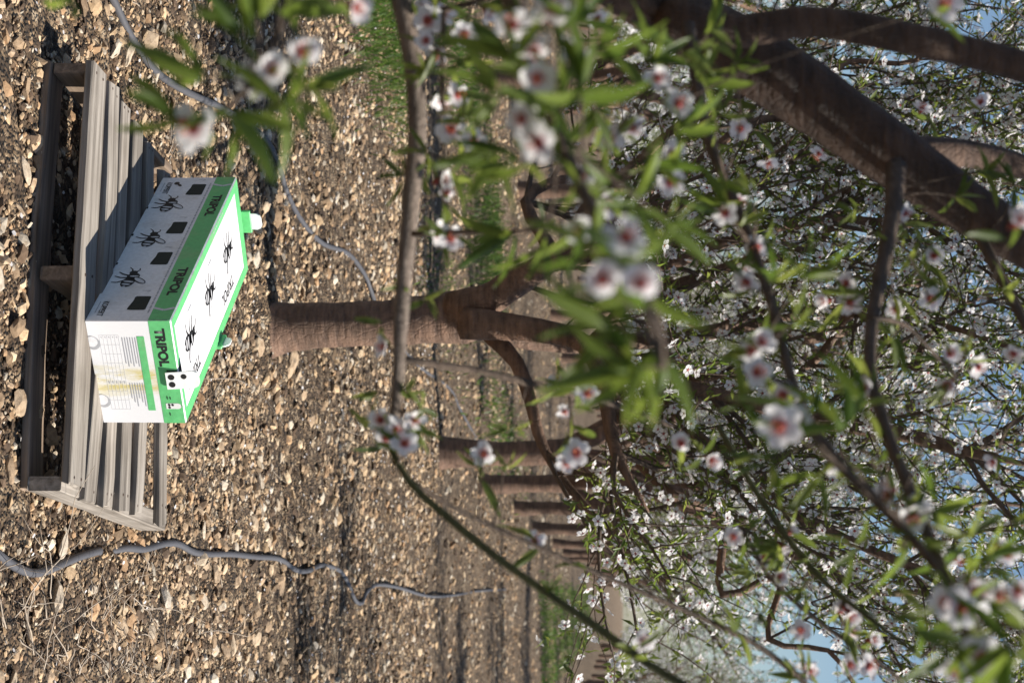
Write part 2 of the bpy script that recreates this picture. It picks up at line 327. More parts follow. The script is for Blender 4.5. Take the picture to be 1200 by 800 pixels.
# ------------------------------------------------------------------ templates: leaf, blossom
def leaf_template(nl, nw):
    """lanceolate leaf along +Y, length 1, folded and arched"""
    ts = np.linspace(0, 1, nl); V = []
    for t in ts:
        w = .112 * (math.sin(math.pi * min(1, t * .93 + .05)) ** .8) * (1 - .25 * t) if 0 < t < 1 else .006
        for k in range(-nw, nw + 1):
            s = k / nw; V.append((s * w, t, .10 * abs(s) * w / .13 - .16 * t * t + .012 * math.sin(9 * t + 2 * s)))
    V = np.array(V); c = 2 * nw + 1; T = []
    for i in range(nl - 1):
        for j in range(2 * nw):
            q = i * c + j; T += [(q, q + 1, q + c + 1), (q, q + c + 1, q + c)]
    return V, np.array(T)
LEAF = leaf_template(8, 1); LEAF_LO = (np.array([(0, 0, 0), (-.14, .45, .05), (.14, .45, .05), (0, .45, 0), (0, 1, -.1)]), np.array([(0, 3, 1), (0, 2, 3), (1, 3, 4), (3, 2, 4)]))
def petal_template(seed):
    r = np.random.default_rng(seed); V = []; cv = []; nr, nc = 5, 5
    for i in range(nr):
        t = i / (nr - 1); w = (.16 + .62 * math.sin(min(1, t * 1.12) * math.pi * .62)) * .52
        for j in range(nc):
            s = j / (nc - 1) * 2 - 1
            yy = .12 + .88 * t - (.16 * abs(s) ** 2.2 * t + .10 * max(0, 1 - abs(s) * 2.2) * (t > .9))
            V.append((s * w * (1 - .25 * (t > .95) * abs(s)), yy, .14 * t * t + .08 * s * s * t + .03 * r.standard_normal() * t)); cv.append((t, t, t))
    T = []
    for i in range(nr - 1):
        for j in range(nc - 1):
            q = i * nc + j; T += [(q, q + 1, q + nc + 1), (q, q + nc + 1, q + nc)]
    return np.array(V), np.array(T), np.array(cv)
pet_me = []
for s in range(4):
    v, t, c = petal_template(s); a = Acc(); a.add(v * .0195, t, 0, c); pet_me.append(a.mesh('petal', [M['petal']], True))
a = Acc(); tube(a, [(0, 0, -.011), (0, 0, -.006), (0, 0, -.001), (0, 0, .0025)], [.0012, .003, .0046, .0042], 8, 0)
blo_me = a.mesh('blossom', [M['calyx']], True)
a = Acc()
for k in range(14):
    an = k * 2.4; rr = .25 + .55 * ((k * .618) % 1); d = np.array([math.cos(an) * rr, math.sin(an) * rr, 1]); d /= np.linalg.norm(d)
    tube(a, [(0, 0, .001), d * .006, d * .0115], [.00035, .0003, .0003], 3, 0); p = d * .0118
    a.add(ICO * .0009 + p, ICT, 0)
sta_me = a.mesh('stamen_tuft', [M['stamen']])
def flower_lo():
    V = []; T = []; m = []; c = []
    for k in range(5):
        an = k * 2 * math.pi / 5; R = np.array([[math.cos(an), -math.sin(an), 0], [math.sin(an), math.cos(an), 0], [0, 0, 1]])
        p = np.array([(0, .12, 0), (-.42, .62, .16), (0, .7, .06), (.42, .62, .16), (-.2, 1, .26), (.2, 1, .26)]) @ R.T; b = len(V)
        V += list(p); T += [(b, b + 2, b + 1), (b, b + 3, b + 2), (b + 1, b + 2, b + 4), (b + 2, b + 5, b + 4), (b + 2, b + 3, b + 5)]; m += [0] * 5
        c += [(.15,) * 3] + [(.8,) * 3] * 5
    b = len(V); V += [(0, 0, .12)] + [(.24 * math.cos(k * 1.2566), .24 * math.sin(k * 1.2566), .05) for k in range(5)]
    T += [(b, b + 1 + k, b + 1 + (k + 1) % 5) for k in range(5)]; m += [1] * 5; c += [(0,) * 3] * 6
    return np.array(V), np.array(T), np.array(m), np.array(c)
FLO = flower_lo()
def flower_far():
    V = []; T = []; m = []; c = []
    for k in range(5):
        an = k * 2 * math.pi / 5; R = np.array([[math.cos(an), -math.sin(an), 0], [math.sin(an), math.cos(an), 0], [0, 0, 1]])
        p = np.array([(0, .1, 0), (-.4, .7, .16), (.4, .7, .16), (0, 1, .24)]) @ R.T; b = len(V); V += list(p); T += [(b, b + 2, b + 1), (b + 1, b + 2, b + 3)]; m += [0] * 2; c += [(.2,) * 3] + [(.8,) * 3] * 3
    b = len(V); V += [(-.22, -.15, .12), (.22, -.15, .12), (0, .25, .12)]; T += [(b, b + 1, b + 2)]; m += [1]; c += [(0,) * 3] * 3
    return np.array(V), np.array(T), np.array(m), np.array(c)
FLO_FAR = flower_far()
LEAF_FAR = (np.array([(0, 0, 0), (-.15, .45, .04), (.15, .45, .04), (0, 1, -.1)]), np.array([(0, 2, 1), (1, 2, 3)]))
FAR = (np.array([(0, -1, 0), (.95, -.3, .2), (.6, .8, .25), (-.6, .8, .25), (-.95, -.3, .2)]), np.array([(0, 1, 2), (0, 2, 3), (0, 3, 4)]))

# ------------------------------------------------------------------ tree growing
def branch_from(p, d, ln, r0, r1, wob, upb, n=6):
    pts = [np.array(p, float)]; d = np.array(d, float); d /= np.linalg.norm(d)
    for i in range(n):
        d = d + wob * rng.standard_normal(3) + np.array([0, 0, upb]); d /= np.linalg.norm(d); pts.append(pts[-1] + d * ln / n)
    return np.array(pts), np.linspace(r0, r1, n + 1)
def perp(d):
    v = rng.standard_normal(3); v -= d * (v @ d); return v / (np.linalg.norm(v) + 1e-9)
def ramify(limbs, n2, n3, l2, l3, top):
    """secondary branches and shoots on given scaffold limbs; returns branches and the places where spurs sit"""
    br = []; sites = []
    def along(pts):
        for a, b in zip(pts[:-1], pts[1:]):
            L = np.linalg.norm(b - a); k = max(1, int(L / .045))
            for i in range(k): sites.append((a + (b - a) * (i + rng.random()) / k, (b - a) / (L + 1e-9)))
    for pts, rad in limbs:
        m = len(pts)
        for k in range(n2):
            i = min(m - 2, int(m * (.3 + .7 * (k + rng.random()) / n2))); d = pts[i + 1] - pts[i]; d /= np.linalg.norm(d)
            dd = d * .55 + perp(d) * .75 + np.array([0, 0, .25]); ln = l2 * (.6 + .7 * rng.random())
            b, r = branch_from(pts[i], dd, ln, min(.012, rad[i] * .5), .004, .13, .09); br.append((b, r, 5)); along(b[1:])
            for q in range(n3):
                ii = min(5, int(1 + 5 * (q + rng.random()) / n3)); e = b[ii] - b[ii - 1]; e /= np.linalg.norm(e)
                ee = e * .6 + perp(e) * .7 + np.array([0, 0, .12])
                t, tr = branch_from(b[ii], ee, l3 * (.5 + .9 * rng.random()), .0042, .0016, .12, .05, 5); br.append((t, tr, 3)); along(t)
    return br, sites
def scaffold(nl, seed_ang, h0, L, out):
    limbs = []; tp = np.array([(0, 0, -.15), (0, 0, .05), (.015, .01, .4), (.0, .02, h0)]); tr = np.array([.15, .105, .08, .09])
    for k in range(nl):
        an = seed_ang + k * 2 * math.pi / nl + rng.normal(0, .25)
        d = np.array([math.cos(an) * out, math.sin(an) * out, 1]); b, r = branch_from(tp[-1] - np.array([0, 0, .08]), d, L * (.85 + .3 * rng.random()), .062, .014, .10, .03, 8)
        limbs.append((b, r))
    return (tp, tr), limbs
def dress(sites, p_leaf, n_leaf, p_flower, leaf_len, fl_r, lo=False):
    pos = np.array([s[0] for s in sites]); dr = np.array([s[1] for s in sites])
    k = np.where(rng.random(len(pos)) < p_leaf)[0]; k = np.repeat(k, n_leaf)
    ld = dr[k] * .5 + unit(len(k)) * 1.0 + np.array([0, 0, .15]); ln = leaf_len * (.55 + .6 * rng.random(len(k)))
    lp = pos[k] + unit(len(k)) * .008; lR = frames(ld, unit(len(k)) + np.array([0, 0, .8])) * ln[:, None, None]
    f = np.where(rng.random(len(pos)) < p_flower)[0]
    fn = unit(len(f)) + np.array([0, 0, .25]); fp = pos[f] + .022 * fn / np.linalg.norm(fn, axis=1)[:, None] + unit(len(f)) * .01
    fR = frames_z(fn) * (fl_r * (.8 + .35 * rng.random(len(f))))[:, None, None]
    return lp, lR, fp, fR
def leaf_mesh(lp, lR, far=False):
    a = Acc(); c = np.repeat(rng.random((len(lp), 1)), 3, 1); tv = LEAF_FAR if far else LEAF_LO; a.inst(tv[0], tv[1], lR, lp, 0, c); return a.mesh('leaves', [M['leafs']], True)
def flower_mesh(fp, fR, far=False):
    a = Acc(); v, t, m, c = FLO_FAR if far else FLO; n = len(fp)
    a.inst(v, t, fR, fp, m); a.c[-1] = np.tile(c, (n, 1)); return a.mesh('blossoms', [M['petal'], M['calyx']])

# ------------------------------------------------------------------ orchard trees (three shapes, copied along the rows)
proto = []
for v in range(4):
    (tp, tr), limbs = scaffold(5, v * .7, .86, 2.5, .55 + .08 * v)
    br, sites = ramify(limbs, 13, 9, .9, .5, 3.3); sites = [q for q in sites if q[0][2] > 1.2]; br = [b for b in br if b[0][-1][2] > 1.15]
    a = Acc(); p, r = smooth_path(tp, tr, .06); tube(a, p, r, 12, 0, jit=.03); trunk = a.mesh('trunk', [M['bark']], True)
    lm = []
    for b, r in limbs:
        a = Acc(); p, rr = smooth_path(b, r, .08); tube(a, p, rr, 8, 0, jit=.04); lm.append(a.mesh('limb', [M['bark']], True))
    a = Acc()
    for b, r, s in br: tube(a, b, r, s, 0, cap=False)
    tw = a.mesh('twigs', [M['twig']], True)
    lp, lR, fp, fR = dress(sites, .85, 3, .55, .046, .0225)
    proto.append((trunk, lm, tw, leaf_mesh(lp, lR, True), flower_mesh(fp, fR, True)))
def plant(v, x, y, rz, sc, label, group):
    t = empty('almond_tree', (x, y, float(gz(x, y))), rz); t.scale = (sc, sc, sc); tag(t, label, 'tree', group)
    tr, lm, tw, le, fl = proto[v]
    link('trunk', tr, t)
    for q in lm: link('limb', q, t)
    for nm, me in (('twig_tangle', tw), ('foliage', le), ('blossom_mass', fl)):
        o = link(nm, me, t); o['kind'] = 'stuff'
    return t
row_x = lambda y, off: -.05 + off + .15 * (y - 7.1)
R1 = [(.861, 13.17), (1.468, 17.42), (2.2, 22.4), (2.99, 27.3), (4.08, 34.5), (4.95, 40.0), (5.8, 45.5)]
ordn = ['next trunk behind the near trunk, half hidden by a pink blossom', 'second bare trunk behind the near tree, under white blossom', 'third trunk behind the near tree, in the shaded row', 'fourth trunk behind the near tree, small and dark', 'fifth and smallest clear trunk of the middle row']
for i, (x, y) in enumerate(R1):
    if i < 5: plant(i % 4, x, y, i * 1.3 + .5, (1.18, 1.08, 1.04, 1.08, 1.0)[i], 'flowering almond tree, ' + ordn[i], 'almond trees of the middle row')
    else: plant(i % 4, x, y, i * 1.3, 1.05, 'far flowering almond tree, %s from the end of the middle row' % ('second' if i == 5 else 'last'), 'almond trees of the middle row')
onum = ['first', 'second', 'third', 'fourth', 'fifth', 'sixth', 'seventh', 'eighth', 'ninth', 'tenth']
for i, y in enumerate([8.4, 14.5, 20.2, 26, 31.5, 37, 43, 49, 55, 61]):
    plant((i + 1) % 4, row_x(y, 4.2), y, i * 2.1, (.95 if y < 22 else 1.15), 'flowering almond tree beside the grassy strip, %s from the camera in its row' % onum[i], 'almond trees of the row beside the grassy strip')
for i, y in enumerate([9.5, 14, 18.5, 23.5, 28.5, 34, 40, 46]):
    plant((i + 2) % 4, row_x(y, -4.5), y, i * 1.7 + 1, 1.22, 'flowering almond tree behind the dark forked limb, %s from the camera in its row' % onum[i], 'almond trees of the row behind the dark limb')
# the rest of the orchard, far off
acc = Acc(); ft, fs = [], []
for off in np.arange(-43.5, 60, 4.35):
    for y in np.arange(22, 130, 5.5):
        x = row_x(y, off)
        if y < 62 and -5.5 < off < 5: continue
        if abs(x) > .26 * y + 4: continue
        ft.append((x + rng.normal(0, .2), y + rng.normal(0, .4)))
for x, y in ft:
    tube(acc, [(x, y, -.1), (x + .03, y, .5), (x, y, 1.0), (x + rng.normal(0, .3), y, 1.8)], [.12, .1, .1, .05], 6, 0)
    n = 1100 if y < 60 else 700; k = 1.2 if y < 60 else 1.8
    d = unit(n) * (rng.random((n, 1)) ** .4) * np.array([1.7, 1.7, 1.35]); pos = d + np.array([x, y, 2.45])
    c = np.repeat(rng.random((n, 1)), 3, 1); w = rng.random(n) < .5
    acc.inst(LEAF_LO[0], LEAF_LO[1], frames(unit(w.sum()), unit(w.sum())) * .13 * k, pos[w], 1, c[w])
    acc.inst(FAR[0], FAR[1], frames_z(unit((~w).sum())) * .038 * k, pos[~w], 2, np.full(((~w).sum(), 3), .75))
o = link('far_orchard', acc.mesh('far_orchard', [M['bark'], M['leafs'], M['petal']])); tag(o, 'distant mass of blossoming almond rows beyond the near trees', 'orchard', kind='stuff')

# ------------------------------------------------------------------ the almond tree in front (trunk beside the hive)
DM = 7.075
def pathP(lst, d0, d1=None):
    d1 = d0 if d1 is None else d1; n = len(lst)
    pts = np.array([P(x, y, d0 + (d1 - d0) * i / (n - 1)) for i, (x, y, w) in enumerate(lst)])
    rad = np.array([w * .5 * (d0 + (d1 - d0) * i / (n - 1)) / FPX for i, (x, y, w) in enumerate(lst)])
    return pts, rad
mt = empty('almond_tree', (-.054, 7.075, 0)); tag(mt, 'flowering almond tree with thick bare brown trunk standing just behind the hive box', 'tree', 'almond trees of the middle row')
off = -np.array(mt.location)
tp, tr = pathP([(285, 386, 104), (302, 386, 84), (318, 385, 68), (345, 383, 57), (400, 380, 53), (450, 378, 53), (500, 374, 57), (545, 371, 64), (562, 371, 50)], DM + .05)
a = Acc(); p, r = smooth_path(tp + off, tr, .035); tube(a, p, r, 20, 0, jit=.03); link('trunk', a.mesh('trunk', [M['bark']], True), mt)
mlimbs = [pathP([(530, 364, 44), (575, 350, 40), (605, 330, 36), (632, 314, 30), (665, 290, 24), (720, 262, 19), (790, 240, 15), (880, 225, 10)], DM, DM - .5),
          pathP([(545, 378, 40), (600, 383, 32), (650, 390, 27), (685, 403, 24), (703, 435, 22), (712, 475, 19), (722, 530, 15), (760, 600, 10)], DM - .1, DM - .8),
          pathP([(552, 378, 34), (620, 398, 24), (690, 404, 20), (760, 398, 21), (860, 385, 17), (960, 360, 13), (1100, 320, 9)], DM + .1, DM + .5),
          pathP([(575, 392, 22), (606, 425, 18), (622, 470, 15), (640, 530, 12), (700, 610, 10), (800, 690, 7)], DM - .05, DM - .4),
          pathP([(632, 314, 18), (700, 300, 16), (780, 310, 14), (860, 280, 13), (960, 258, 12), (1080, 262, 10), (1220, 250, 8)], DM - .1, DM - .6),
          pathP([(650, 300, 20), (632, 270, 16), (616, 236, 14), (645, 214, 12), (700, 205, 9), (800, 180, 6)], DM - .1, DM + .3),
          pathP([(690, 405, 18), (740, 432, 18), (830, 460, 17), (950, 490, 18), (1074, 512, 17), (1130, 528, 15), (1220, 548, 12)], DM - .3, DM - 1.0),
          pathP([(690, 404, 20), (760, 440, 17), (840, 540, 14), (930, 600, 12), (1060, 660, 10), (1200, 700, 8)], DM - .3, DM - .9)]
mlimbs = [(p + off, np.concatenate([r[:-1], [r[-1] * .3]])) for p, r in mlimbs]
for b, r in mlimbs:
    a = Acc(); p, rr = smooth_path(b, r, .07); tube(a, p, rr, 10, 0, jit=.05); link('limb', a.mesh('limb', [M['bark']], True), mt)
for x0, y0, tx, ty, dd in ((690, 404, 1230, 60, 7.6), (720, 350, 1230, 170, 6.6), (740, 432, 1240, 400, 6.4), (703, 435, 1240, 600, 7.4), (712, 475, 1220, 760, 6.8), (760, 398, 1250, 330, 7.8), (722, 530, 1000, 800, 6.6), (690, 300, 1120, 10, 7.0), (720, 262, 1240, 110, 7.3), (665, 290, 1000, -20, 7.6)):
    A_, B_ = P(x0, y0, 6.95) + off, P(tx, ty, dd) + off; q = [A_ + (B_ - A_) * t + (.07 * rng.standard_normal(3) if 0 < t < 1 else 0) for t in np.linspace(0, 1, 9)]
    b, r = np.array(q), np.linspace(.024, .008, 9); mlimbs.append((b, r))
    a = Acc(); p, rr = smooth_path(b, r, .07); tube(a, p, rr, 10, 0, jit=.05); link('limb', a.mesh('limb', [M['bark']], True), mt)
br, sites = ramify([(b, r) for b, r in mlimbs], 11, 8, .85, .5, 3.4)
def seen_at(w):
    d = w - np.array([0, 0, CAM_H]); z = d @ Fv; return 600 + FPX * (d @ Uv) / z, 400 + FPX * (d @ Rv) / z
def bare(w):
    x, y = seen_at(w - off); return w[2] < 1.0 or x < 645 + 30 * math.sin(y * .03) or (x < 668 and 500 < y < 660) or (x < 735 and 285 < y < 520)      # the fork and lower limbs carry no leaves
def sun_gap(q):                                                            # opening added in the crown to let sunlight reach the trunk
    return .25 < q[0] < 2.6 and abs(q[1] + .07 * q[0]) < .3 and -.1 < q[2] - 1.19 * q[0] < 1.15
sites = [s for s in sites if not bare(s[0]) and not sun_gap(s[0])]

br = [q for q in br if not bare(q[0][-1]) and not sun_gap(q[0][-1]) and not sun_gap(q[0][2])]
a = Acc()
for b, r, s in br: tube(a, b, r, s, 0, cap=False)
o = link('twig_tangle', a.mesh('twigs', [M['twig']], True), mt); o['kind'] = 'stuff'
lp, lR, fp, fR = dress(sites, .85, 3, .5, .05, .0215)
# the nearest blossoms and leaves are single pieces
def split_near(pp, n):
    w = pp - off; y = w[:, 1]; ok = (np.abs(w[:, 0] / y) < .2) & (np.abs((w[:, 2] - CAM_H) / y + .06) < .31)
    idx = np.where(ok)[0]; idx = idx[np.argsort(y[idx])][:n]; return idx
a = Acc(); a.inst(FLO[0], FLO[1], np.eye(3)[None], np.zeros((1, 3)), FLO[2]); a.c[-1] = FLO[3]; flo_me = a.mesh('blossom', [M['petal'], M['calyx']])
a = Acc(); a.add(*LEAF); leaf_me = a.mesh('leaf', [M['leaf']], True)
def put(name, me, R, p, parent):
    o = link(name, me, parent); m4 = Matrix([list(R[i]) + [p[i]] for i in range(3)] + [[0, 0, 0, 1]]); o.matrix_local = m4; return o
fi = split_near(fp, 260)
for i in fi: put('blossom', flo_me, fR[i], fp[i], mt)
li = split_near(lp, 260)
for i in li: put('leaf', leaf_me, lR[i], lp[i], mt)
k = np.ones(len(fp), bool); k[fi] = False; o = link('blossom_mass', flower_mesh(fp[k], fR[k]), mt); o['kind'] = 'stuff'
k = np.ones(len(lp), bool); k[li] = False; o = link('foliage', leaf_mesh(lp[k], lR[k]), mt); o['kind'] = 'stuff'

# ------------------------------------------------------------------ the overhanging tree beside the photographer
nt = empty('almond_tree', (-1.0, 1.75, 0)); tag(nt, 'nearest almond tree, its blurred blossoming branches hanging across the view', 'tree', 'almond trees of the middle row')
noff = -np.array(nt.location)
BR = {}                                                                # all sampled wood of this tree, to hang spurs on
wood_pts = []
def nbranch(name, lst, d0, d1, m, sides=8, jit=.03, pre=None):
    pts, rad = pathP(lst, d0, d1)
    if pre is not None:
        pts = np.vstack([np.array(pre[0]), pts]); rad = np.concatenate([pre[1], rad])
    p, r = smooth_path(pts, rad, .02); a = Acc(); tube(a, p + noff, r, sides, 0, jit=jit); link(name, a.mesh(name, [M[m]], True), nt)
    wood_pts.append(p); return p, r
fork = np.array([-.86, 1.85, .95])
a = Acc(); p, r = smooth_path([(-1.0, 1.75, -.2), (-1.0, 1.75, .05), (-.96, 1.78, .5), fork], [.14, .12, .1, .1], .05); tube(a, p + noff, r, 16, 0, jit=.02); link('trunk', a.mesh('trunk', [M['bark']], True), nt)
L1 = nbranch('limb', [(742, -8, 66), (800, 22, 52), (860, 38, 40), (950, 26, 36), (1050, 42, 38), (1200, 78, 36), (1330, 120, 30)], 2.3, 2.2, 'bark_shaded', 14, .02, ([fork, (-.68, 2.05, 1.2)], [.09, .055]))
L2 = nbranch('limb', [(790, 12, 80), (870, 62, 84), (960, 122, 80), (1040, 178, 74), (1130, 240, 62), (1200, 285, 56), (1330, 360, 44)], 2.4, 2.3, 'bark_shaded', 16, .02, ([fork, (-.66, 2.15, 1.3)], [.09, .075]))
nbranch('limb', [(1050, 180, 40), (1110, 178, 34), (1180, 190, 30), (1300, 230, 24)], 2.45, 2.6, 'bark_shaded', 10)
B = nbranch('branch', [(455, -60, 28), (470, 0, 25), (484, 70, 24), (489, 150, 22), (482, 230, 22), (476, 300, 19), (470, 370, 18), (467, 440, 15), (458, 522, 12)], 2.0, 2.0, 'bark_pale_lit', 10, .03, ([fork, (-.7, 1.9, 1.1)], [.04, .02]))
nbranch('twig', [(456, 522, 8), (480, 565, 9), (520, 602, 10), (580, 651, 10), (640, 694, 10), (700, 735, 11), (760, 778, 11), (830, 820, 11), (950, 900, 11)], 2.0, 1.9, 'shoot')
nbranch('twig', [(478, 560, 5), (520, 588, 5), (560, 609, 6), (636, 643, 6), (692, 668, 6), (768, 700, 6), (836, 730, 6), (900, 764, 7), (960, 815, 7)], 2.02, 2.2, 'twig')
nbranch('twig', [(474, 421, 9), (520, 428, 9), (560, 434, 9), (618, 448, 9), (667, 461, 8), (722, 474, 7), (790, 500, 5)], 2.0, 2.2, 'twig')
nbranch('twig', [(484, 274, 8), (540, 272, 7), (600, 272, 6), (650, 264, 5)], 1.98, 1.8, 'twig')
nbranch('twig', [(486, 30, 10), (518, 12, 8), (552, 4, 7), (600, -14, 6)], 1.98, 1.9, 'twig')
nbranch('twig', [(520, 14, 6), (519, 60, 5), (518, 110, 5), (522, 160, 4), (516, 215, 4)], 1.95, 1.95, 'twig')
nbranch('branch', [(1050, 196, 26), (1047, 240, 22), (1037, 300, 19), (1023, 370, 17), (1020, 430, 16), (1034, 490, 16), (1060, 560, 16), (1086, 622, 14), (1114, 692, 13), (1140, 760, 12)], 2.3, 1.45, 'twig')
nbranch('branch', [(806, 30, 18), (818, 100, 15), (830, 162, 13), (850, 212, 13), (876, 272, 13), (900, 342, 13), (916, 402, 13), (930, 452, 13), (952, 502, 14), (986, 546, 13), (1032, 592, 13), (1072, 634, 12), (1112, 684, 11)], 2.2, 1.5, 'twig')
nbranch('branch', [(560, -60, 22), (612, 40, 20), (640, 100, 18), (655, 150, 18), (672, 200, 17), (702, 262, 15), (735, 315, 14), (762, 372, 12), (778, 430, 9)], 1.5, 1.15, 'twig', 8, .03, ([fork, (-.75, 1.7, 1.1)], [.03, .015]))
nbranch('branch', [(360, -70, 14), (338, 0, 12), (322, 50, 10), (292, 100, 8), (246, 142, 6)], 1.5, 1.25, 'twig', 8, .03, ([fork, (-.7, 1.7, 1.0)], [.02, .01]))
nbranch('twig', [(842, 500, 7), (858, 528, 8), (886, 576, 8), (930, 640, 8), (970, 685, 7), (1010, 717, 6), (1080, 770, 5)], 2.3, 2.1, 'shoot')
nbranch('twig', [(1128, 238, 24), (1150, 280, 15), (1174, 328, 13), (1198, 374, 12), (1240, 450, 10)], 2.35, 2.2, 'twig')
nbranch('twig', [(870, 620, 4), (906, 680, 6), (970, 736, 6), (1006, 757, 5), (1060, 800, 5)], 2.3, 2.3, 'twig')
nbranch('twig', [(930, 452, 8), (900, 440, 5), (888, 418, 4)], 1.75, 1.7, 'twig')
nbranch('twig', [(1022, 372, 7), (1060, 380, 5), (1100, 420, 4), (1122, 442, 4)], 2.0, 2.1, 'twig')
nbranch('twig', [(690, 236, 8), (705, 200, 5), (712, 166, 4)], 1.7, 1.75, 'twig')
nbranch('twig', [(1112, 690, 9), (1150, 720, 7), (1200, 740, 6)], 1.5, 1.3, 'twig')
WP = np.concatenate(wood_pts)

leaves = []; spurs = []
def add_leaves(p, n, axis, size, spread=1.0):
    for _ in range(n):
        d = np.array(axis) * .7 + unit(1)[0] * spread; leaves.append((p + unit(1)[0] * .004, d, size * (.65 + .55 * rng.random())))
def spur_to(p, rad=.0011):
    """short spur from the nearest wood to p"""
    q = WP[np.argmin(((WP - p) ** 2).sum(1))]
    if np.linalg.norm(q - p) > .006: spurs.append((q, p, rad))
    return q
def blossom(p, nrm, s=1.0):
    n = np.array(nrm, float); n /= np.linalg.norm(n); R = frames_z(n[None])[0] * s
    b = put('blossom', blo_me, R, p + noff, nt); op = .78 + .3 * rng.random(); shut = .75 if rng.random() < .16 else (.3 if rng.random() < .2 else 0)
    for k in range(5):
        an = k * 2 * math.pi / 5 + rng.normal(0, .08); o = link('petal', pet_me[rng.integers(0, 4)], b); o.location = (0, 0, .001)
        o.rotation_euler = (rng.normal(-.12, .16) * op + shut, rng.normal(0, .1), an)
    link('stamen_tuft', sta_me, b)
camp = np.array([0, 0, CAM_H])
BL = [  # photo position, distance, size
 (352, 62, 1.32, 1), (318, 84, 1.3, 1), (300, 92, 1.34, .9), (228, 150, 1.25, 1.05), (415, 8, 1.45, 1),
 (512, 62, 1.95, .9), (535, 112, 1.95, 1), (518, 118, 2.0, .8), (528, 152, 1.92, 1), (556, 166, 1.9, .9), (514, 212, 1.96, 1), (524, 226, 2.0, .8), (545, 40, 1.9, .9), (500, 48, 1.9, .9),
 (648, 14, 1.3, 1.05), (626, 62, 1.35, 1), (628, 92, 1.3, 1), (672, 62, 1.35, .95), (632, 168, 1.28, 1), (600, 30, 1.4, .9), (612, 140, 1.3, .9),
 (714, 162, 1.72, 1), (741, 150, 1.76, 1), (795, 122, 1.6, .9), (784, 214, 1.65, .9), (770, 92, 1.6, .9), (786, 180, 1.62, .8),
 (733, 280, 1.06, .9), (706, 328, 1.05, .9), (752, 334, 1.04, .9), (678, 268, 1.3, .7),
 (890, 402, 1.6, 1), (886, 436, 1.58, 1), (914, 498, 1.45, 1.1), (930, 486, 1.5, .9), (850, 250, 1.9, .9), (875, 330, 1.9, 1), 
 (688, 462, 2.05, .9), (675, 530, 2.1, 1), (664, 542, 2.12, .8), (568, 532, 2.1, .95), (464, 504, 1.97, 1), (474, 520, 1.96, .95), (446, 492, 1.98, .9), (486, 492, 1.97, .8), (452, 514, 1.98, .8), (450, 406, 2.0, .9), (662, 482, 2.2, .7),
 (798, 520, 2.1, 1), (832, 538, 2.1, 1), (860, 628, 2.15, .9), (755, 752, 2.0, .95), (938, 738, 2.25, .9), (945, 786, 2.2, 1), (1018, 780, 2.2, 1.05), (996, 778, 2.25, .9),
 (992, 332, 2.1, .9), (996, 354, 2.1, 1), (970, 352, 2.05, .9), (1094, 300, 2.2, .95), (1090, 350, 2.2, 1), (1050, 362, 2.2, .9), (1114, 448, 2.1, 1), (1146, 430, 2.1, .9), (1188, 414, 2.2, .8), (1040, 570, 1.9, .8),
 (1190, 262, 1.5, 1.1), (1140, 690, 1.5, 1.1), (1126, 712, 1.45, 1), (1150, 772, 1.35, 1.1), (1168, 700, 1.5, 1), (1120, 780, 1.4, .9), (1192, 690, 1.5, 1), (1106, 6, 1.6, 1.1), (1180, 650, 2.0, .9), (1168, 640, 2.0, .8),
 (960, 180, 2.6, .9), (1080, 128, 2.6, .9), (890, 285, 2.2, .8), (700, 20, 1.9, .9), (868, 150, 2.4, .9), (900, 190, 2.5, .9), (1060, 250, 2.2, .8), (1150, 120, 2.6, .9), (1120, 655, 1.7, .8), (1165, 540, 2.4, .8)]
for _ in range(46):
    pts = wood_pts[rng.integers(3, len(wood_pts))]; p = pts[rng.integers(len(pts) // 4, len(pts))] + unit(1)[0] * .02; xx, yy = seen_at(p)
    if 440 < xx < 1190 and 10 < yy < 790 and p[1] > 1.35: BL.append((xx, yy, float((p - camp) @ Fv), .8 + .2 * rng.random()))
for x, y, d, s in BL:
    p = P(x, y, d); q = spur_to(p); toc = camp - p; toc /= np.linalg.norm(toc)
    out = p - q; out = out / (np.linalg.norm(out) + 1e-6)
    n = toc * (.55 + .5 * rng.random()) + out * .4 + unit(1)[0] * .55 + np.array([0, 0, .1]); blossom(p, n, s * (.86 + .16 * rng.random()))
    add_leaves(p * .6 + q * .4 if np.linalg.norm(p - q) < .1 else p - out * .02, rng.integers(2, 4), out, .045)
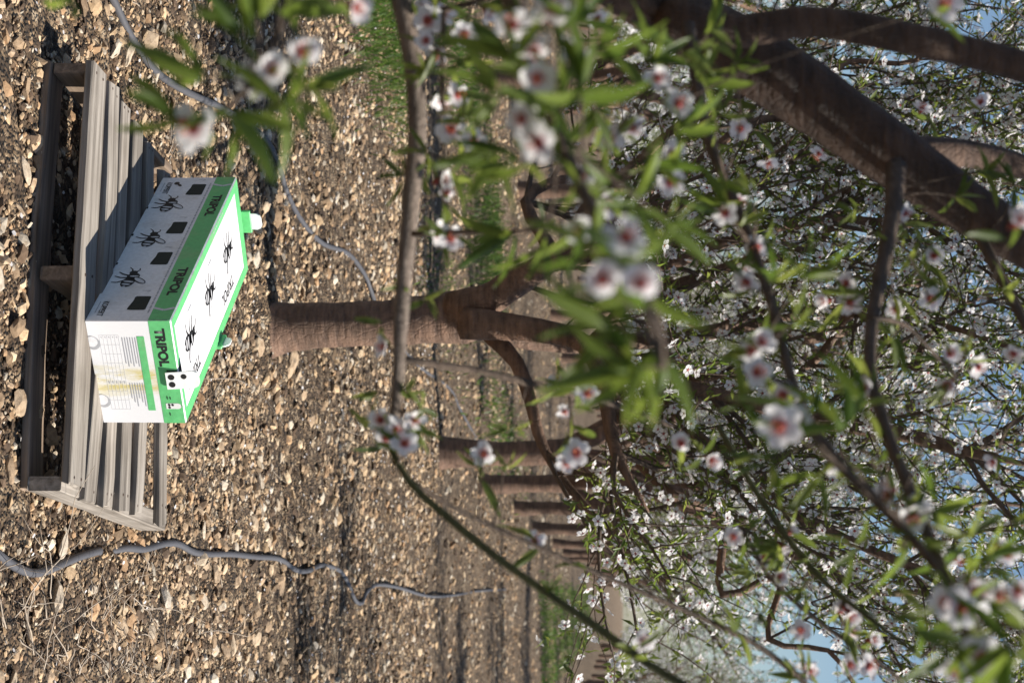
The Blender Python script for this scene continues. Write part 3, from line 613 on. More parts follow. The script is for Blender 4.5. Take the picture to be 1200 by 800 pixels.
LC = [  # leafy rosettes: photo position, distance, leaves, leaf length
 (330, 10, 1.35, 6, .06), (285, 40, 1.3, 7, .06), (235, 95, 1.3, 6, .055), (330, 120, 1.3, 7, .055), (200, 140, 1.25, 5, .05), (270, 130, 1.27, 6, .055), (80, 5, 1.3, 4, .05), (300, 20, 1.3, 5, .05), (360, 100, 1.35, 5, .05),
 (600, 70, 1.3, 7, .055), (665, 30, 1.3, 6, .06), (650, 130, 1.3, 8, .06), (680, 110, 1.25, 7, .06), (700, 60, 1.4, 6, .055), (580, 110, 1.4, 6, .05), (610, 190, 1.35, 7, .055), (570, 180, 1.4, 5, .05),
 (700, 130, 1.5, 5, .05), (760, 70, 1.6, 7, .055), (830, 40, 1.8, 7, .055), (820, 90, 1.8, 8, .055), (800, 60, 1.7, 6, .05), (860, 75, 1.9, 6, .05), (790, 150, 1.6, 6, .05), (840, 130, 1.9, 5, .05), (770, 190, 1.6, 5, .05),
 (600, 276, 1.7, 5, .06), (640, 282, 1.5, 5, .065), (690, 290, 1.2, 5, .055), (720, 380, 1.15, 8, .055), (745, 430, 1.15, 9, .06), (770, 410, 1.17, 7, .06), (750, 360, 1.15, 5, .05), (740, 240, 1.3, 8, .05), (780, 260, 1.4, 6, .05), (710, 220, 1.4, 6, .05),
 (850, 245, 1.9, 6, .05), (880, 230, 1.9, 6, .05), (905, 330, 1.7, 5, .055), (940, 325, 1.6, 6, .06), (930, 380, 1.7, 5, .05), (945, 490, 1.5, 6, .06), (985, 500, 1.5, 6, .06), (1010, 480, 1.55, 6, .055), (870, 470, 1.6, 5, .05), (900, 540, 1.7, 5, .05), (960, 560, 1.7, 5, .05),
 (1010, 440, 2.0, 7, .05), (1045, 395, 2.05, 6, .05), (1000, 250, 2.3, 5, .05), (1060, 260, 2.25, 6, .05), (1080, 290, 2.2, 6, .045), (1120, 230, 2.2, 6, .05), (1150, 200, 2.2, 7, .05), (1190, 215, 2.2, 6, .05), (1110, 340, 2.2, 6, .05), (1130, 420, 2.1, 6, .045), (1175, 340, 2.2, 5, .045),
 (1090, 600, 1.6, 6, .055), (1060, 640, 1.6, 6, .055), (1130, 630, 1.6, 6, .055), (1110, 760, 1.35, 7, .055), (1180, 760, 1.3, 8, .055), (1080, 720, 1.5, 5, .05), (1190, 610, 1.6, 6, .055), (1150, 660, 1.5, 6, .055), (1040, 520, 1.8, 5, .05), (1000, 640, 1.7, 5, .05),
 (880, 670, 2.2, 6, .045), (910, 640, 2.2, 6, .045), (860, 740, 2.1, 6, .045), (890, 720, 2.2, 5, .045), (940, 690, 2.2, 5, .045), (990, 740, 2.2, 6, .045), (560, 545, 2.1, 4, .035), (590, 548, 2.1, 5, .035), (600, 500, 2.1, 4, .035), (480, 500, 2.0, 6, .04), (470, 460, 2.0, 5, .035), (440, 460, 2.0, 4, .035), (495, 480, 1.98, 4, .04), (440, 500, 2.0, 4, .035),
 (470, 330, 2.0, 4, .035), (498, 350, 2.0, 4, .035), (470, 205, 2.0, 4, .035), (445, 380, 2.0, 4, .03), (530, 200, 1.95, 5, .045), (545, 140, 1.9, 6, .045), (540, 70, 1.9, 6, .045), (500, 180, 1.95, 4, .04), (520, 240, 1.95, 5, .04), (560, 200, 1.9, 5, .045), (500, 90, 1.95, 4, .04)]
for x, y, d, n, sz in LC:
    p = P(x, y, d); q = spur_to(p); ax = (p - q) / (np.linalg.norm(p - q) + 1e-6); add_leaves(p, n, ax, sz)
for pts in wood_pts[4:]:                                               # stray tufts along the thinner wood
    L = len(pts)
    for i in range(10, L, 5):
        if rng.random() < .85: add_leaves(pts[i], 3, unit(1)[0], .034)
a_sp = {}
for q, p, rd in spurs:
    m = (p + q) / 2 + unit(1)[0] * .15 * np.linalg.norm(p - q) * .5
    a = Acc(); pp, rr = smooth_path([q, m, p], [rd * 1.5, rd * 1.1, rd * .9], .01); tube(a, pp + noff, rr, 5, 0); link('twig', a.mesh('twig', [M['twig']], True), nt)
LPp = np.array([l[0] for l in leaves]); LD = np.array([l[1] for l in leaves]); LS = np.array([l[2] for l in leaves])
LR = frames(LD, unit(len(LD)) * .8 + np.array([0, 0, .9])) * LS[:, None, None]
big = np.argsort(-(LS / LPp[:, 1]))
for i in big[:295]: put('leaf', leaf_me, LR[i], LPp[i] + noff, nt)
a = Acc(); rest = big[295:]; a.inst(LEAF[0], LEAF[1], LR[rest], LPp[rest] + noff, 0, np.repeat(rng.random((len(rest), 1)), 3, 1)); o = link('foliage', a.mesh('leaves', [M['leafs']], True), nt); o['kind'] = 'stuff'
# unseen crown of this tree; right-hand limbs added to shade the big limb
ups = []
for p, r in (L1, L2): ups.append((p[-1] + noff, (p[-1] - p[-8])))
lims = []
for st, d in ups + [(ups[1][0], np.array([1.0, .1, .35])), (ups[1][0] + np.array([-.1, 0, -.1]), np.array([.8, -.5, .9])), (ups[0][0], np.array([.6, .3, .9])), (fork + noff, np.array([-.8, .1, 1])), (fork + noff, np.array([-.4, -.9, 1]))]:
    b, r = branch_from(st, d, 1.3, .025, .012, .1, .05, 8); lims.append((b, r))
    a = Acc(); tube(a, b, r, 8); link('limb', a.mesh('limb', [M['bark_shaded']], True), nt)
br, sites = ramify(lims, 9, 7, .7, .45, 3.4)
def offview(s):
    w = s - noff; 
    return w[1] < .6 or w[0] / w[1] < -.21 or (w[2] - CAM_H) / w[1] > .26
br = [b for b in br if all(offview(q) for q in b[0])]; sites = [s for s in sites if offview(s[0])]
a = Acc()
for b, r, s in br: tube(a, b, r, s, 0, cap=False)
o = link('twig_tangle', a.mesh('twigs', [M['twig']], True), nt); o['kind'] = 'stuff'
lp, lR, fp, fR = dress(sites, .36, 3, .35, .05, .02)
o = link('foliage', leaf_mesh(lp, lR), nt); o['kind'] = 'stuff'; o = link('blossom_mass', flower_mesh(fp, fR), nt); o['kind'] = 'stuff'

# ------------------------------------------------------------------ pallet
def plank(L, W, T, seed, seg=14):
    """weathered board along +X from 0..L, Y 0..W, Z 0..T"""
    r = np.random.default_rng(seed); xs = np.linspace(0, L, seg); V = []; c = .003
    prof = [(0, c), (c, 0), (W - c, 0), (W, c), (W, T - c), (W - c, T), (c, T), (0, T - c)]
    e1 = np.cumsum(r.normal(0, .0012, seg)); e2 = np.cumsum(r.normal(0, .0012, seg)); bow = .006 * r.normal() * np.sin(np.linspace(0, math.pi, seg))
    for i, x in enumerate(xs):
        for (y, z) in prof: V.append((x + (r.normal(0, .003) if i in (0, seg - 1) else 0), y + (e1[i] if y < W / 2 else e2[i]), z + bow[i] + r.normal(0, .0006)))
    n = 8; T_ = []
    for i in range(seg - 1):
        for j in range(n):
            k = (j + 1) % n; T_ += [(i * n + j, i * n + k, (i + 1) * n + k), (i * n + j, (i + 1) * n + k, (i + 1) * n + j)]
    for q in range(1, n - 1): T_ += [(0, q, q + 1), ((seg - 1) * n, (seg - 1) * n + q + 1, (seg - 1) * n + q)]
    a = Acc(); a.add(V, np.array(T_)[:, ::-1]); return a
PA = math.radians(-10.2)
pl = empty('wooden_pallet', (-.722, 4.312, .006), PA); tag(pl, 'weathered grey wooden pallet lying on stones under the hive box', 'pallet')
ZD = .108
a = Acc(); tube(a, [(0, 0, -.002), (0, 0, .0015)], [.0042, .0038], 8); nail_me = a.mesh('nail', [plain('rusty_nail', (.06, .035, .025), .8)])
boards = [(0, 0, .112, 0, 1.085), (.152, .15, .084, .0, 1.115), (.282, .262, .082, .02, 1.12), (.43, .382, .088, .04, 1.12), (.585, .515, .076, .06, 1.115), (.85, .70, .082, .09, 1.13)]
for i, (vr, vl, w, x0, x1) in enumerate(boards):
    an = math.atan2(vr - vl, 1.09); L = (x1 - x0) / math.cos(an); o = link('deck_board', plank(L, w, .022, 40 + i).mesh('deck_board', [M['wood']]), pl)
    o.location = (x0, vl, ZD); o.rotation_euler = (rng.normal(0, .02), rng.normal(0, .003), an)
    for xn in (.022, .557, 1.088):
        for yn in (.25, .72): nl = link('nail', nail_me, o); nl.location = (max(.014, min(L - .014, xn - x0 + rng.normal(0, .006))), w * yn, .0215)
for i, (x0, x1, ln) in enumerate(((0.005, .03, .86), (.54, .575, .95), (1.07, 1.105, .98))):
    o = link('stringer', plank(ln, x1 - x0, .084, 60 + i).mesh('stringer', [M['wood'] if i == 2 else M['wood_brown']]), pl)
    o.location = (x1, .006, .0235); o.rotation_euler = (0, 0, math.radians(90 - 2.0 + i * .4))
for i, (v, w) in enumerate(((-.008, .10), (.42, .1), (.80, .09))):
    o = link('bottom_board', plank(1.10, w, .022, 70 + i).mesh('bottom_board', [M['wood_brown']]), pl); o.location = (0, v, 0); o.rotation_euler = (0, 0, .02)

# ------------------------------------------------------------------ hive box
W, L, H = .309, .85, .222
M['card_w'] = plain('white_carton', (.80, .79, .80), .55); M['card_g'] = plain('green_print', (.13, .52, .19), .5); M['ink'] = plain('black_print', (.012, .012, .014), .6)
M['ink_grey'] = plain('grey_print', (.42, .42, .44), .6); M['vent'] = plain('vent_mesh', (.028, .03, .022), .9); M['plast'] = plain('white_plastic', (.80, .80, .78), .35); M['ink_pale'] = plain('pale_print', (.62, .62, .64), .6)
M['green_pale'] = plain('pale_green_print', (.50, .72, .52), .5); M['hole'] = plain('dark_hole', (.006, .006, .006), .9)
def scuff(m, dust=(.42, .34, .25)):
    n, l = m.node_tree.nodes, m.node_tree.links; b = n['Principled BSDF']; src = b.inputs['Base Color'].links[0].from_socket; tc = n.new('ShaderNodeTexCoord')
    t = N(n, 'ShaderNodeTexNoise', Scale=9.0, Detail=8.0, Roughness=.7); l.new(tc.outputs['Object'], t.inputs['Vector'])
    r = ramp(n, [(.52, (0, 0, 0)), (.72, (.38, .38, .38))]); l.new(t.outputs['Fac'], r.inputs[0])
    x = n.new('ShaderNodeMix'); x.data_type = 'RGBA'; x.inputs[7].default_value = (*dust, 1); l.new(r.outputs[0], x.inputs[0]); l.new(src, x.inputs[6]); l.new(x.outputs[2], b.inputs['Base Color'])
    t2 = N(n, 'ShaderNodeTexNoise', Scale=14.0, Detail=2.0); l.new(tc.outputs['Object'], t2.inputs['Vector']); bump(n, l, b, t2.outputs['Fac'], .35, .012)
scuff(M['card_w']); scuff(M['card_g'])
def stained():
    m, n, l, b = mat('stained_carton'); tc = n.new('ShaderNodeTexCoord'); sp = n.new('ShaderNodeSeparateXYZ'); l.new(tc.outputs['Object'], sp.inputs[0])
    mp = n.new('ShaderNodeMapping'); mp.inputs['Scale'].default_value = (42, 1, 9); l.new(tc.outputs['Object'], mp.inputs['Vector'])
    t = N(n, 'ShaderNodeTexNoise', Scale=1.0, Detail=6.0, Roughness=.7); l.new(mp.outputs[0], t.inputs['Vector'])
    d = n.new('ShaderNodeMath'); d.operation = 'SUBTRACT'; d.inputs[1].default_value = .178; l.new(sp.outputs[0], d.inputs[0])
    ab = n.new('ShaderNodeMath'); ab.operation = 'ABSOLUTE'; l.new(d.outputs[0], ab.inputs[0])
    mr = n.new('ShaderNodeMapRange'); mr.inputs[1].default_value = .015; mr.inputs[2].default_value = .062; mr.inputs[3].default_value = 1; mr.inputs[4].default_value = 0; l.new(ab.outputs[0], mr.inputs[0])
    r = ramp(n, [(.38, (0, 0, 0)), (.6, (1, 1, 1))]); l.new(t.outputs['Fac'], r.inputs[0])
    mu = n.new('ShaderNodeMath'); mu.operation = 'MULTIPLY'; l.new(mr.outputs[0], mu.inputs[0]); l.new(r.outputs[0], mu.inputs[1])
    mx = n.new('ShaderNodeMix'); mx.data_type = 'RGBA'; mx.inputs[6].default_value = (.80, .79, .80, 1); mx.inputs[7].default_value = (.60, .50, .16, 1); l.new(mu.outputs[0], mx.inputs[0])
    l.new(mx.outputs[2], b.inputs['Base Color']); b.inputs['Roughness'].default_value = .6; return m
M['stained'] = stained()
YB = math.radians(30.5)
hive = empty('hive_box', (-.053, 4.235, .1365), YB); tag(hive, 'long white and green carton hive box printed with bumblebees, on wooden pallet', 'hive box')
def rbox(x0, x1, y0, y1, z0, z1, c=.003):
    V = []
    for z, k in ((z0, c), (z0 + c, 0), (z1 - c, 0), (z1, c)):
        for (x, y, sx, sy) in ((x0, y0, 1, 1), (x1, y0, -1, 1), (x1, y1, -1, -1), (x0, y1, 1, -1)):
            V += [(x + sx * (c if k == 0 else c + k * .7), y + sy * k, z), (x + sx * k, y + sy * (c if k == 0 else c + k * .7), z)] if (sx * sy < 0) else [(x + sx * k, y + sy * (c if k == 0 else c + k * .7), z), (x + sx * (c if k == 0 else c + k * .7), y + sy * k, z)]
    T = []
    for i in range(3):
        for j in range(8):
            k = (j + 1) % 8; T += [(i * 8 + j, i * 8 + k, i * 8 + 8 + k), (i * 8 + j, i * 8 + 8 + k, i * 8 + 8 + j)]
    T += [(0, q + 1, q) for q in range(1, 7)] + [(24, 24 + q, 25 + q) for q in range(1, 7)]
    a = Acc(); a.add(V, T); return a
link('carton_body', rbox(0, W, 0, L, 0, H).mesh('carton_body', [M['card_w']]), hive)
# flat print: polygons in (a, b) metres on a face, e = height of the sheet over the carton
def fr_side(a, b, e): return (-e, L - a, b)          # long side towards the left, read from far to near
def fr_end(a, b, e): return (a, -e, b)
def fr_top(a, b, e): return (b, L - a, H + e)
def sheet(acc, frm, poly, e, m=0):
    n = len(poly); acc.add([frm(a, b, e) for a, b in poly], [(0, i, i + 1) for i in range(1, n - 1)], m)
def rect(a0, b0, a1, b1): return [(a0, b0), (a1, b0), (a1, b1), (a0, b1)]
def ell(ca, cb, ra, rb, rot=0, n=16, t0=0, t1=2 * math.pi):
    c, s = math.cos(rot), math.sin(rot); q = [t0 + (t1 - t0) * i / (n if t1 - t0 > 6.2 else n - 1) for i in range(n)]
    return [(ca + ra * math.cos(t) * c - rb * math.sin(t) * s, cb + ra * math.cos(t) * s + rb * math.sin(t) * c) for t in q]
def stroke(pts, w0, w1=None):
    w1 = w0 if w1 is None else w1; out = []
    for i in range(len(pts) - 1):
        (x0, y0), (x1, y1) = pts[i], pts[i + 1]; d = math.hypot(x1 - x0, y1 - y0); nx, ny = -(y1 - y0) / d, (x1 - x0) / d
        k0 = (w0 + (w1 - w0) * i / (len(pts) - 1)) / 2; k1 = (w0 + (w1 - w0) * (i + 1) / (len(pts) - 1)) / 2
        out.append([(x0 - nx * k0, y0 - ny * k0), (x1 - nx * k1, y1 - ny * k1), (x1 + nx * k1, y1 + ny * k1), (x0 + nx * k0, y0 + ny * k0)])
    return out
def printed(name, frm, polys, e, mt, parent=hive):
    a = Acc()
    for p in polys: sheet(a, frm, p, e)
    me = a.mesh(name, [mt]); o = link(name, me, parent)
    if len(polys) > 6: o['kind'] = 'stuff'
    return o
def lettering(txt, frm, a0, b0, hgt_, width, e, mt, parent=hive, bold=0.0):
    cu = bpy.data.curves.new('t', 'FONT'); cu.body = txt; cu.size = 1; cu.offset = bold; o = bpy.data.objects.new('t', cu); C.objects.link(o)
    dg = bpy.context.evaluated_depsgraph_get(); me = bpy.data.meshes.new_from_object(o.evaluated_get(dg)); bpy.data.objects.remove(o)
    v = np.array([q.co[:] for q in me.vertices]); mn, mxx = v.min(0), v.max(0)
    for q in me.vertices:
        x, y = (q.co.x - mn[0]) / (mxx[0] - mn[0]) * width, (q.co.y - mn[1]) / (mxx[1] - mn[1]) * hgt_; q.co = frm(a0 + x, b0 + y, e)
    me.materials.clear(); me.materials.append(mt); me.name = 'lettering'; return link('lettering', me, parent)
def bee(frm, ca, cb, s, e, flip=1):
    t = lambda P_: [(ca + flip * x * s, cb + y * s) for x, y in P_]
    a = Acc()
    sheet(a, frm, t(ell(-.30, -.04, .40, .26, .18)), e)                     # abdomen
    sheet(a, frm, t(ell(.16, .06, .27, .25)), e)                            # thorax
    sheet(a, frm, t(ell(.46, .0, .15, .16)), e)                             # head
    for pts, w in (([(.5, .08), (.66, .2), (.8, .17)], .07), ([(.5, -.05), (.72, -.1), (.88, -.24)], .07), ([(.22, -.12), (.34, -.38), (.5, -.56)], .10), ([(.05, -.14), (.06, -.42), (.18, -.66)], .10), ([(-.15, -.2), (-.32, -.46), (-.3, -.68)], .10)):
        for q in stroke(pts, w, w * .5): sheet(a, frm, t(q), e)
    sheet(a, frm, t(ell(-.16, .36, .36, .16, 2.3)), e)
    me = a.mesh('bee_print', [M['ink']]); o = link('bee_print', me, hive)
    printed('wing_print', frm, [t(ell(-.17, .38, .30, .10, 2.3))], e + .0003, M['ink_pale'], o)
    for q in (ell(-.26, -.02, .055, .21, .18), ell(-.47, -.07, .06, .17, .18), ell(-.66, -.1, .05, .06, .18), ell(.16, .1, .05, .17)): printed('stripe_print', frm, [t(q)], e + .0003, M['ink_pale'], o)
e1, e2, e3 = .0006, .0011, .0016
G0 = .735 * H
# green bands
printed('green_band', fr_side, [rect(.001, G0, L - .001, H - .003)], e1, M['card_g'])
printed('green_band', fr_end, [rect(.001, G0, W - .001, H - .003)], e1, M['card_g'])
tb = .028
printed('green_border', fr_top, [rect(.004, .004, L - .004, tb), rect(.004, W - tb * 1.25, L - .004, W - .004), rect(.004, tb, .05, W - tb * 1.25), rect(L - .022, tb, L - .004, W - tb * 1.25)], e1, M['card_g'])
# left long side
for t in (.83, .285):
    lettering('TRIPOL', fr_side, L * (1 - t - .0), G0 + .018, .026, L * .155, e2, M['ink'], bold=.02) if False else None
lettering('TRIPOL', fr_side, L * .145, G0 + .016, .027, L * .16, e2, M['ink'], bold=.045)
lettering('TRIPOL', fr_side, L * .668, G0 + .016, .027, L * .18, e2, M['ink'], bold=.045)
for a0 in (L * .925, L * .06):
    printed('chevron', fr_side, stroke([(a0, G0), (a0 + .012, (G0 + H) / 2)], .009) + stroke([(a0 + .012, (G0 + H) / 2), (a0, H - .004)], .009), e2, M['ink_pale'])
for tt in (.262, .53, .785): bee(fr_side, L * (1 - tt), H * .285, .07, e1, -1)
for tt in (.105, .395, .61, .9):
    ca = L * (1 - tt); hw, hh = .036, .021; cb = H * .55
    pol = [(ca - hw, cb - hh + .004), (ca - hw + .004, cb - hh), (ca + hw - .014, cb - hh), (ca + hw - .012, cb - hh - .006), (ca + hw - .002, cb - hh - .006), (ca + hw, cb - hh + .004), (ca + hw, cb + hh - .004), (ca + hw - .004, cb + hh), (ca - hw + .004, cb + hh), (ca - hw, cb + hh - .004)]
    printed('vent_window', fr_side, [pol], e1, M['vent'])
    printed('arrow_print', fr_side, stroke([(ca - hw - .03, cb - .01), (ca - hw - .03, cb + .012), (ca - hw - .022, cb + .004)], .0016), e1, M['ink_grey'])
lettering('KOPPERT', fr_side, L * .885, H * .11, .016, .075, e1, M['ink'], bold=.02)
lettering('KOPPERT', fr_side, L * .045, H * .11, .016, .075, e1, M['ink'], bold=.02)
for a0 in (L * .885, L * .045): printed('fine_print', fr_side, [rect(a0, H * .07, a0 + .06, H * .08)], e1, M['ink_grey'])
printed('logo_bee_print', fr_side, [ell(L * .05, H * .24, .010, .008), ell(L * .065, H * .29, .010, .005, .6)], e1, M['ink'])
rq = np.random.default_rng(3); segs = []; xa = L * .05
while xa < L * .95:
    w = .006 + .016 * rq.random(); segs.append(rect(xa, G0 - .011, xa + w, G0 - .0065)); xa += w + .0035
printed('fine_print', fr_side, segs, e1, M['ink_grey'])
for tt in (.18, .36, .56, .76): printed('slot', fr_side, [rect(L * (1 - tt) - .006, 0.001, L * (1 - tt) + .006, .007)], e1, M['hole'])
# end wall
printed('label_panel', fr_end, [rect(.002, .002, W - .002, G0 - .001)], .0004, M['stained'])
lettering('TRIPOL', fr_end, W * .075, H * .79, .027, W * .365, e2, M['ink'], bold=.045)
printed('label_header', fr_end, [rect(W * .15, H * .575, W * .87, H * .66)], e2, M['card_g'])
ln = [rect(W * .16, H * (.55 - .03 * i), W * (.44 - .03 * (i % 2)), H * (.55 - .03 * i) + .0022) for i in range(6)] + [rect(W * .6, H * (.55 - .03 * i), W * (.83 - .04 * (i % 3)), H * (.55 - .03 * i) + .0022) for i in range(6)]
printed('fine_print', fr_end, ln, e2, M['ink_grey'])
gr = [rect(W * .14, H * (.14 + .045 * i), W * .86, H * (.14 + .045 * i) + .0008) for i in range(6)] + [rect(W * (.14 + .09 * i), H * .14, W * (.14 + .09 * i) + .0008, H * .37) for i in range(9)]
M['ink_faint'] = plain('faint_print', (.72, .72, .73), .6); printed('table_lines', fr_end, gr, e2, M['ink_faint'])
printed('table_marks', fr_end, [rect(W * (.155 if k < 5 else .58), H * (.16 + .045 * (k % 5)), W * (.155 if k < 5 else .58) + (.003 if k < 5 else .008), H * (.16 + .045 * (k % 5)) + .002) for k in range(10)], e2, M['ink_grey'])
for ca in (.215, .78):
    printed('finger_notch', fr_end, [ell(W * ca, .012, .019, .019, 0, 14, -.5, math.pi + .5)], e2, M['ink_grey'])
    printed('finger_tab', fr_end, [ell(W * ca - .005, .0095, .0155, .0155, 0, 14, -.5, math.pi + .5)], e3, M['card_w'])
printed('hive_icon', fr_end, [rect(W * .80, H * .79, W * .855, H * .93), ell(W * .8275, H * .93, W * .0275, .009, 0, 10, 0, math.pi)], e2, M['plast'])
printed('hive_icon_marks', fr_end, [ell(W * .815, H * .83, .0035, .0035), ell(W * .84, H * .83, .0035, .0035), ell(W * .815, H * .87, .0035, .0035), rect(W * .73, H * .815, W * .76, H * .825), rect(W * .735, H * .85, W * .76, H * .86), rect(W * .89, H * .82, W * .92, H * .83), rect(W * .822, H * .975, W * .834, H * .985)], e3, M['ink'])
# dark slot behind the entrance slide
printed('entrance_slot', fr_end, [rect(W * .475, H * .86, W * .655, H * .985)], e2, M['hole'])
printed('entrance_slot', fr_top, [rect(L - .026, W * .46, L - .004, W * .62)], e2, M['hole'])
# top print
for tt in (.17, .46, .75): bee(fr_top, L * (1 - tt), W * .45, .085, e1, -1)
for tt in (.09, .62): lettering('TRIPOL', fr_top, L * (1 - tt) - .13, W * .70, .036, .15, e1, M['ink'], bold=.015)
printed('fine_print', fr_top, [rect(L * .25 + k * .02, W * .02 + .003, L * .25 + k * .02 + .014, W * .02 + .007) for k in range(7)] + [rect(L * (1 - t) + .06, W * .2, L * (1 - t) + .1, W * .2 + .003) for t in (.3, .6)], e2, M['ink_grey'])
def slide(frm_loc, rz, lean, holes, wd=.05, up=.055, down=.03):
    """white plastic entrance slide standing in the carton's edge"""
    t = .004; prof = [(-wd / 2, -down), (wd / 2, -down), (wd / 2, up - .014), (wd / 2 - .005, up - .004), (wd / 2 - .014, up), (-wd / 2 + .014, up), (-wd / 2 + .005, up - .004), (-wd / 2, up - .014)]
    V = [(x, -t, z) for x, z in prof] + [(x, 0, z) for x, z in prof]; n = 8; T = [(0, i, i + 1) for i in range(1, n - 1)] + [(n, n + i + 1, n + i) for i in range(1, n - 1)]
    for i in range(n):
        k = (i + 1) % n; T += [(i, i + n, k + n), (i, k + n, k)]
    a = Acc(); a.add(V, T); o = link('entrance_slide', a.mesh('entrance_slide', [M['plast']]), hive); o.location = frm_loc; o.rotation_euler = (lean, 0, rz)
    for (hx, hz, hr) in holes:
        a = Acc(); a.add([(hx + p, -t - .0006, hz + q) for p, q in ell(0, 0, hr, hr, 0, 14)], [(0, i, i + 1) for i in range(1, 13)]); link('bee_hole', a.mesh('bee_hole', [M['hole']]), o)
    return o
slide((W * .565, -.002, H - .004), 0, -.12, [(-.011, -.016, .0085), (.011, -.016, .0085), (-.011, .016, .0075)])
slide((W + .006, L * .5, H - .004), math.pi / 2, -.1, [(0, -.01, .008)], .046, .036)
slide((W * .48, L + .006, H - .004), math.pi, -.1, [(0, -.01, .008)], .052, .062)
a = rbox(W - .001, W + .0095, L * .5 - .034, L * .5 + .034, H - .03, H + .012, .002); link('green_flap', a.mesh('green_flap', [M['card_g']]), hive)
a = rbox(W * .48 - .036, W * .48 + .036, L - .001, L + .0095, H - .03, H + .026, .002); link('green_flap', a.mesh('green_flap', [M['card_g']]), hive)

# ------------------------------------------------------------------ irrigation pipes
def pipe(name, pix, r, label, lift=None):
    pts = [];
    for i, (x, y) in enumerate(pix):
        p = G(x, y); p = G(x, y, float(gz(p[0], p[1]))); dz = (lift or {}).get(i, 0); p[2] += r * .9 + dz; pts.append(p)
    root = np.mean(pts, 0); root[2] = 0
    q, rr = smooth_path(np.array(pts) - root, [r] * len(pts), .05); a = Acc(); tube(a, q, rr, 10, 0); o = link(name, a.mesh(name, [M['pipe']], True)); o.location = root; tag(o, label, 'pipe', 'irrigation pipes on the ground'); return o
pipe('drip_pipe', [(95, -60), (128, 0), (150, 45), (180, 85), (215, 108), (262, 130), (305, 160), (322, 190), (333, 225), (350, 258), (375, 285), (405, 297), (425, 322), (434, 345), (450, 385), (490, 430), (525, 455), (538, 480), (560, 520)], .0125, 'dark drip pipe curving across the stones from behind the pallet to the near trunk')
pipe('drip_pipe', [(-30, 630), (0, 655), (22, 668), (40, 671), (62, 663), (85, 653), (112, 645), (128, 648), (142, 642), (165, 643), (188, 637), (205, 637), (222, 646), (240, 649), (268, 649), (295, 652), (325, 655), (345, 668), (360, 668), (375, 662), (395, 668), (405, 682), (414, 703), (422, 706), (427, 694), (440, 685), (465, 688), (500, 698), (530, 697), (560, 692), (592, 690)], .0115, 'grey drip pipe winding over bare stones away from the pallet corner, partly buried', {7: -.04})

# ------------------------------------------------------------------ grass, dry stems, fallen petals
def blades(n, xc, yc, sx, sy, h, w, rot=0):
    x = rng.normal(0, sx, n); y = rng.normal(0, sy, n); c, s = math.cos(rot), math.sin(rot); X = xc + x * c - y * s; Y = yc + x * s + y * c
    pos = np.stack([X, Y, gz(X, Y)], 1); d = unit(n) * .55 + np.array([0, 0, 1]); hh = h * (.4 + .8 * rng.random(n))
    R = frames(d, unit(n)); R = np.stack([R[:, :, 0] * (w / .14), R[:, :, 1] * hh[:, None] if False else R[:, :, 1], R[:, :, 2]], 2)
    R = R * np.stack([np.ones(n), hh, hh * .5], 1)[:, None, :]
    return R, pos
a = Acc()
for (n, xc, yc, sx, sy, h, w, rot) in ((2600, -1.95, 10.3, .28, .7, .10, .004, -.15), (1800, -1.1, 18.6, .5, 1.2, .14, .006, -.15), (1500, -2.6, 15.0, .35, 1.4, .12, .006, -.15), (700, -.4, 14, .25, 1, .05, .004, -.15), (900, 1.2, 21, .3, 2.5, .09, .008, -.15)):
    R, p = blades(n, xc, yc, sx, sy, h, w, rot); a.inst(LEAF_LO[0], LEAF_LO[1], R, p, 0, np.repeat(rng.random((n, 1)), 3, 1))
for k in range(5):
    n = 1700; R, p = blades(n, 0, 0, .16, .001, .10, .010); t = rng.random(n); Y = 30 + 45 * t ** 1.3; X = row_x(Y, 1.0 + .42 * k) + rng.normal(0, .13, n)
    keep = rng.random(n) < np.clip((Y - 22) / 14, .12, 1); p = np.stack([X, Y, gz(X, Y)], 1); a.inst(LEAF_LO[0], LEAF_LO[1], R[keep], p[keep], 0, np.repeat(rng.random((keep.sum(), 1)), 3, 1))
o = link('grass', a.mesh('grass', [M['grass']], True)); tag(o, 'green grass tufts and strips growing between the orchard rows', 'grass', kind='stuff')
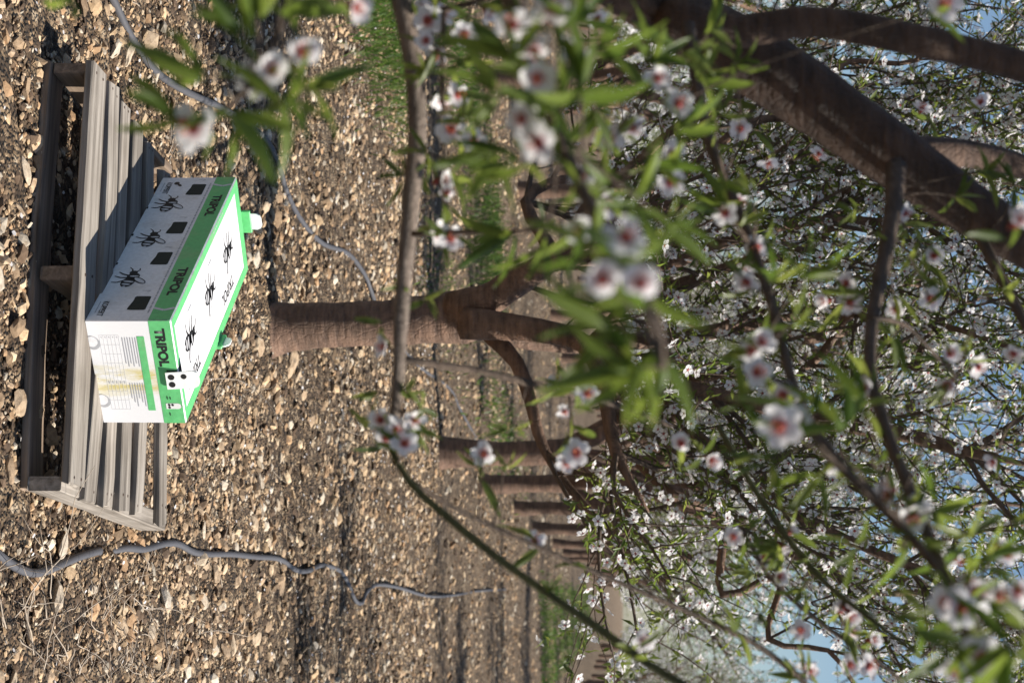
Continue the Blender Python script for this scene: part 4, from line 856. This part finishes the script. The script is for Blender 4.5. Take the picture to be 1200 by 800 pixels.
a = Acc()
for k in range(190):
    if k < 90: px, py = rng.normal(90, 60), rng.normal(745, 38)
    elif k < 125: px, py = rng.normal(40, 30), rng.normal(640, 40)
    else: px, py = rng.random() * 420, rng.random() * 800
    p = G(px, py); p[2] = gz(p[0], p[1]) + .012; an = rng.random() * 6.28; ln = .07 + .36 * rng.random() ** 2; d = np.array([math.cos(an), math.sin(an), .1 * rng.normal() + .12])
    if abs(p[0] + .1) < .75 and 4.0 < p[1] < 5.35: continue
    b, r = branch_from(p, d, ln, .0021, .0007, .25, .0, 8); b[:, 2] = np.maximum(b[:, 2], p[2] - .01); tube(a, b, r, 4, 0)
    if rng.random() < .6:
        b2, r2 = branch_from(b[3], b[4] - b[3] + .02 * unit(1)[0], ln * .5, .001, .0005, .25, .05, 4); tube(a, b2, r2, 4, 0)
a2 = Acc(); xl, yl, sl_ = scatter(2600, 3.8, 12, .010, .026, .4); n = len(xl)
a2.inst(LEAF_LO[0] * np.array([1.6, 1, 2.2]), LEAF_LO[1], frames(unit(n) * np.array([1, 1, .25]), unit(n) * .6 + np.array([0, 0, 1])) * (sl_ * 1.3)[:, None, None], np.stack([xl, yl, gz(xl, yl) + .012], 1), 0, np.array([(.30, .20, .11), (.16, .10, .06), (.42, .33, .22)])[rng.integers(0, 3, n)])
o = link('leaf_litter', a2.mesh('leaf_litter', [M['stones']])); tag(o, 'dry brown leaf litter lying among the stones', 'leaf litter', kind='stuff')
o = link('dry_stems', a.mesh('dry_stems', [M['dry']], True)); tag(o, 'pale dry twigs and stems tangled over the stones', 'dry stems', kind='stuff')
x, y, s = scatter(1500, 3.8, 13, .005, .009, .3); a = Acc(); n = len(x)
a.inst(FAR[0], FAR[1], frames_z(unit(n) * .5 + np.array([0, 0, 1])) * s[:, None, None], np.stack([x, y, gz(x, y) + .014], 1), 0, np.full((n, 3), .75))
o = link('fallen_petals', a.mesh('fallen_petals', [M['petal']])); tag(o, 'white petals scattered over the stony orchard ground', 'petals', kind='stuff')
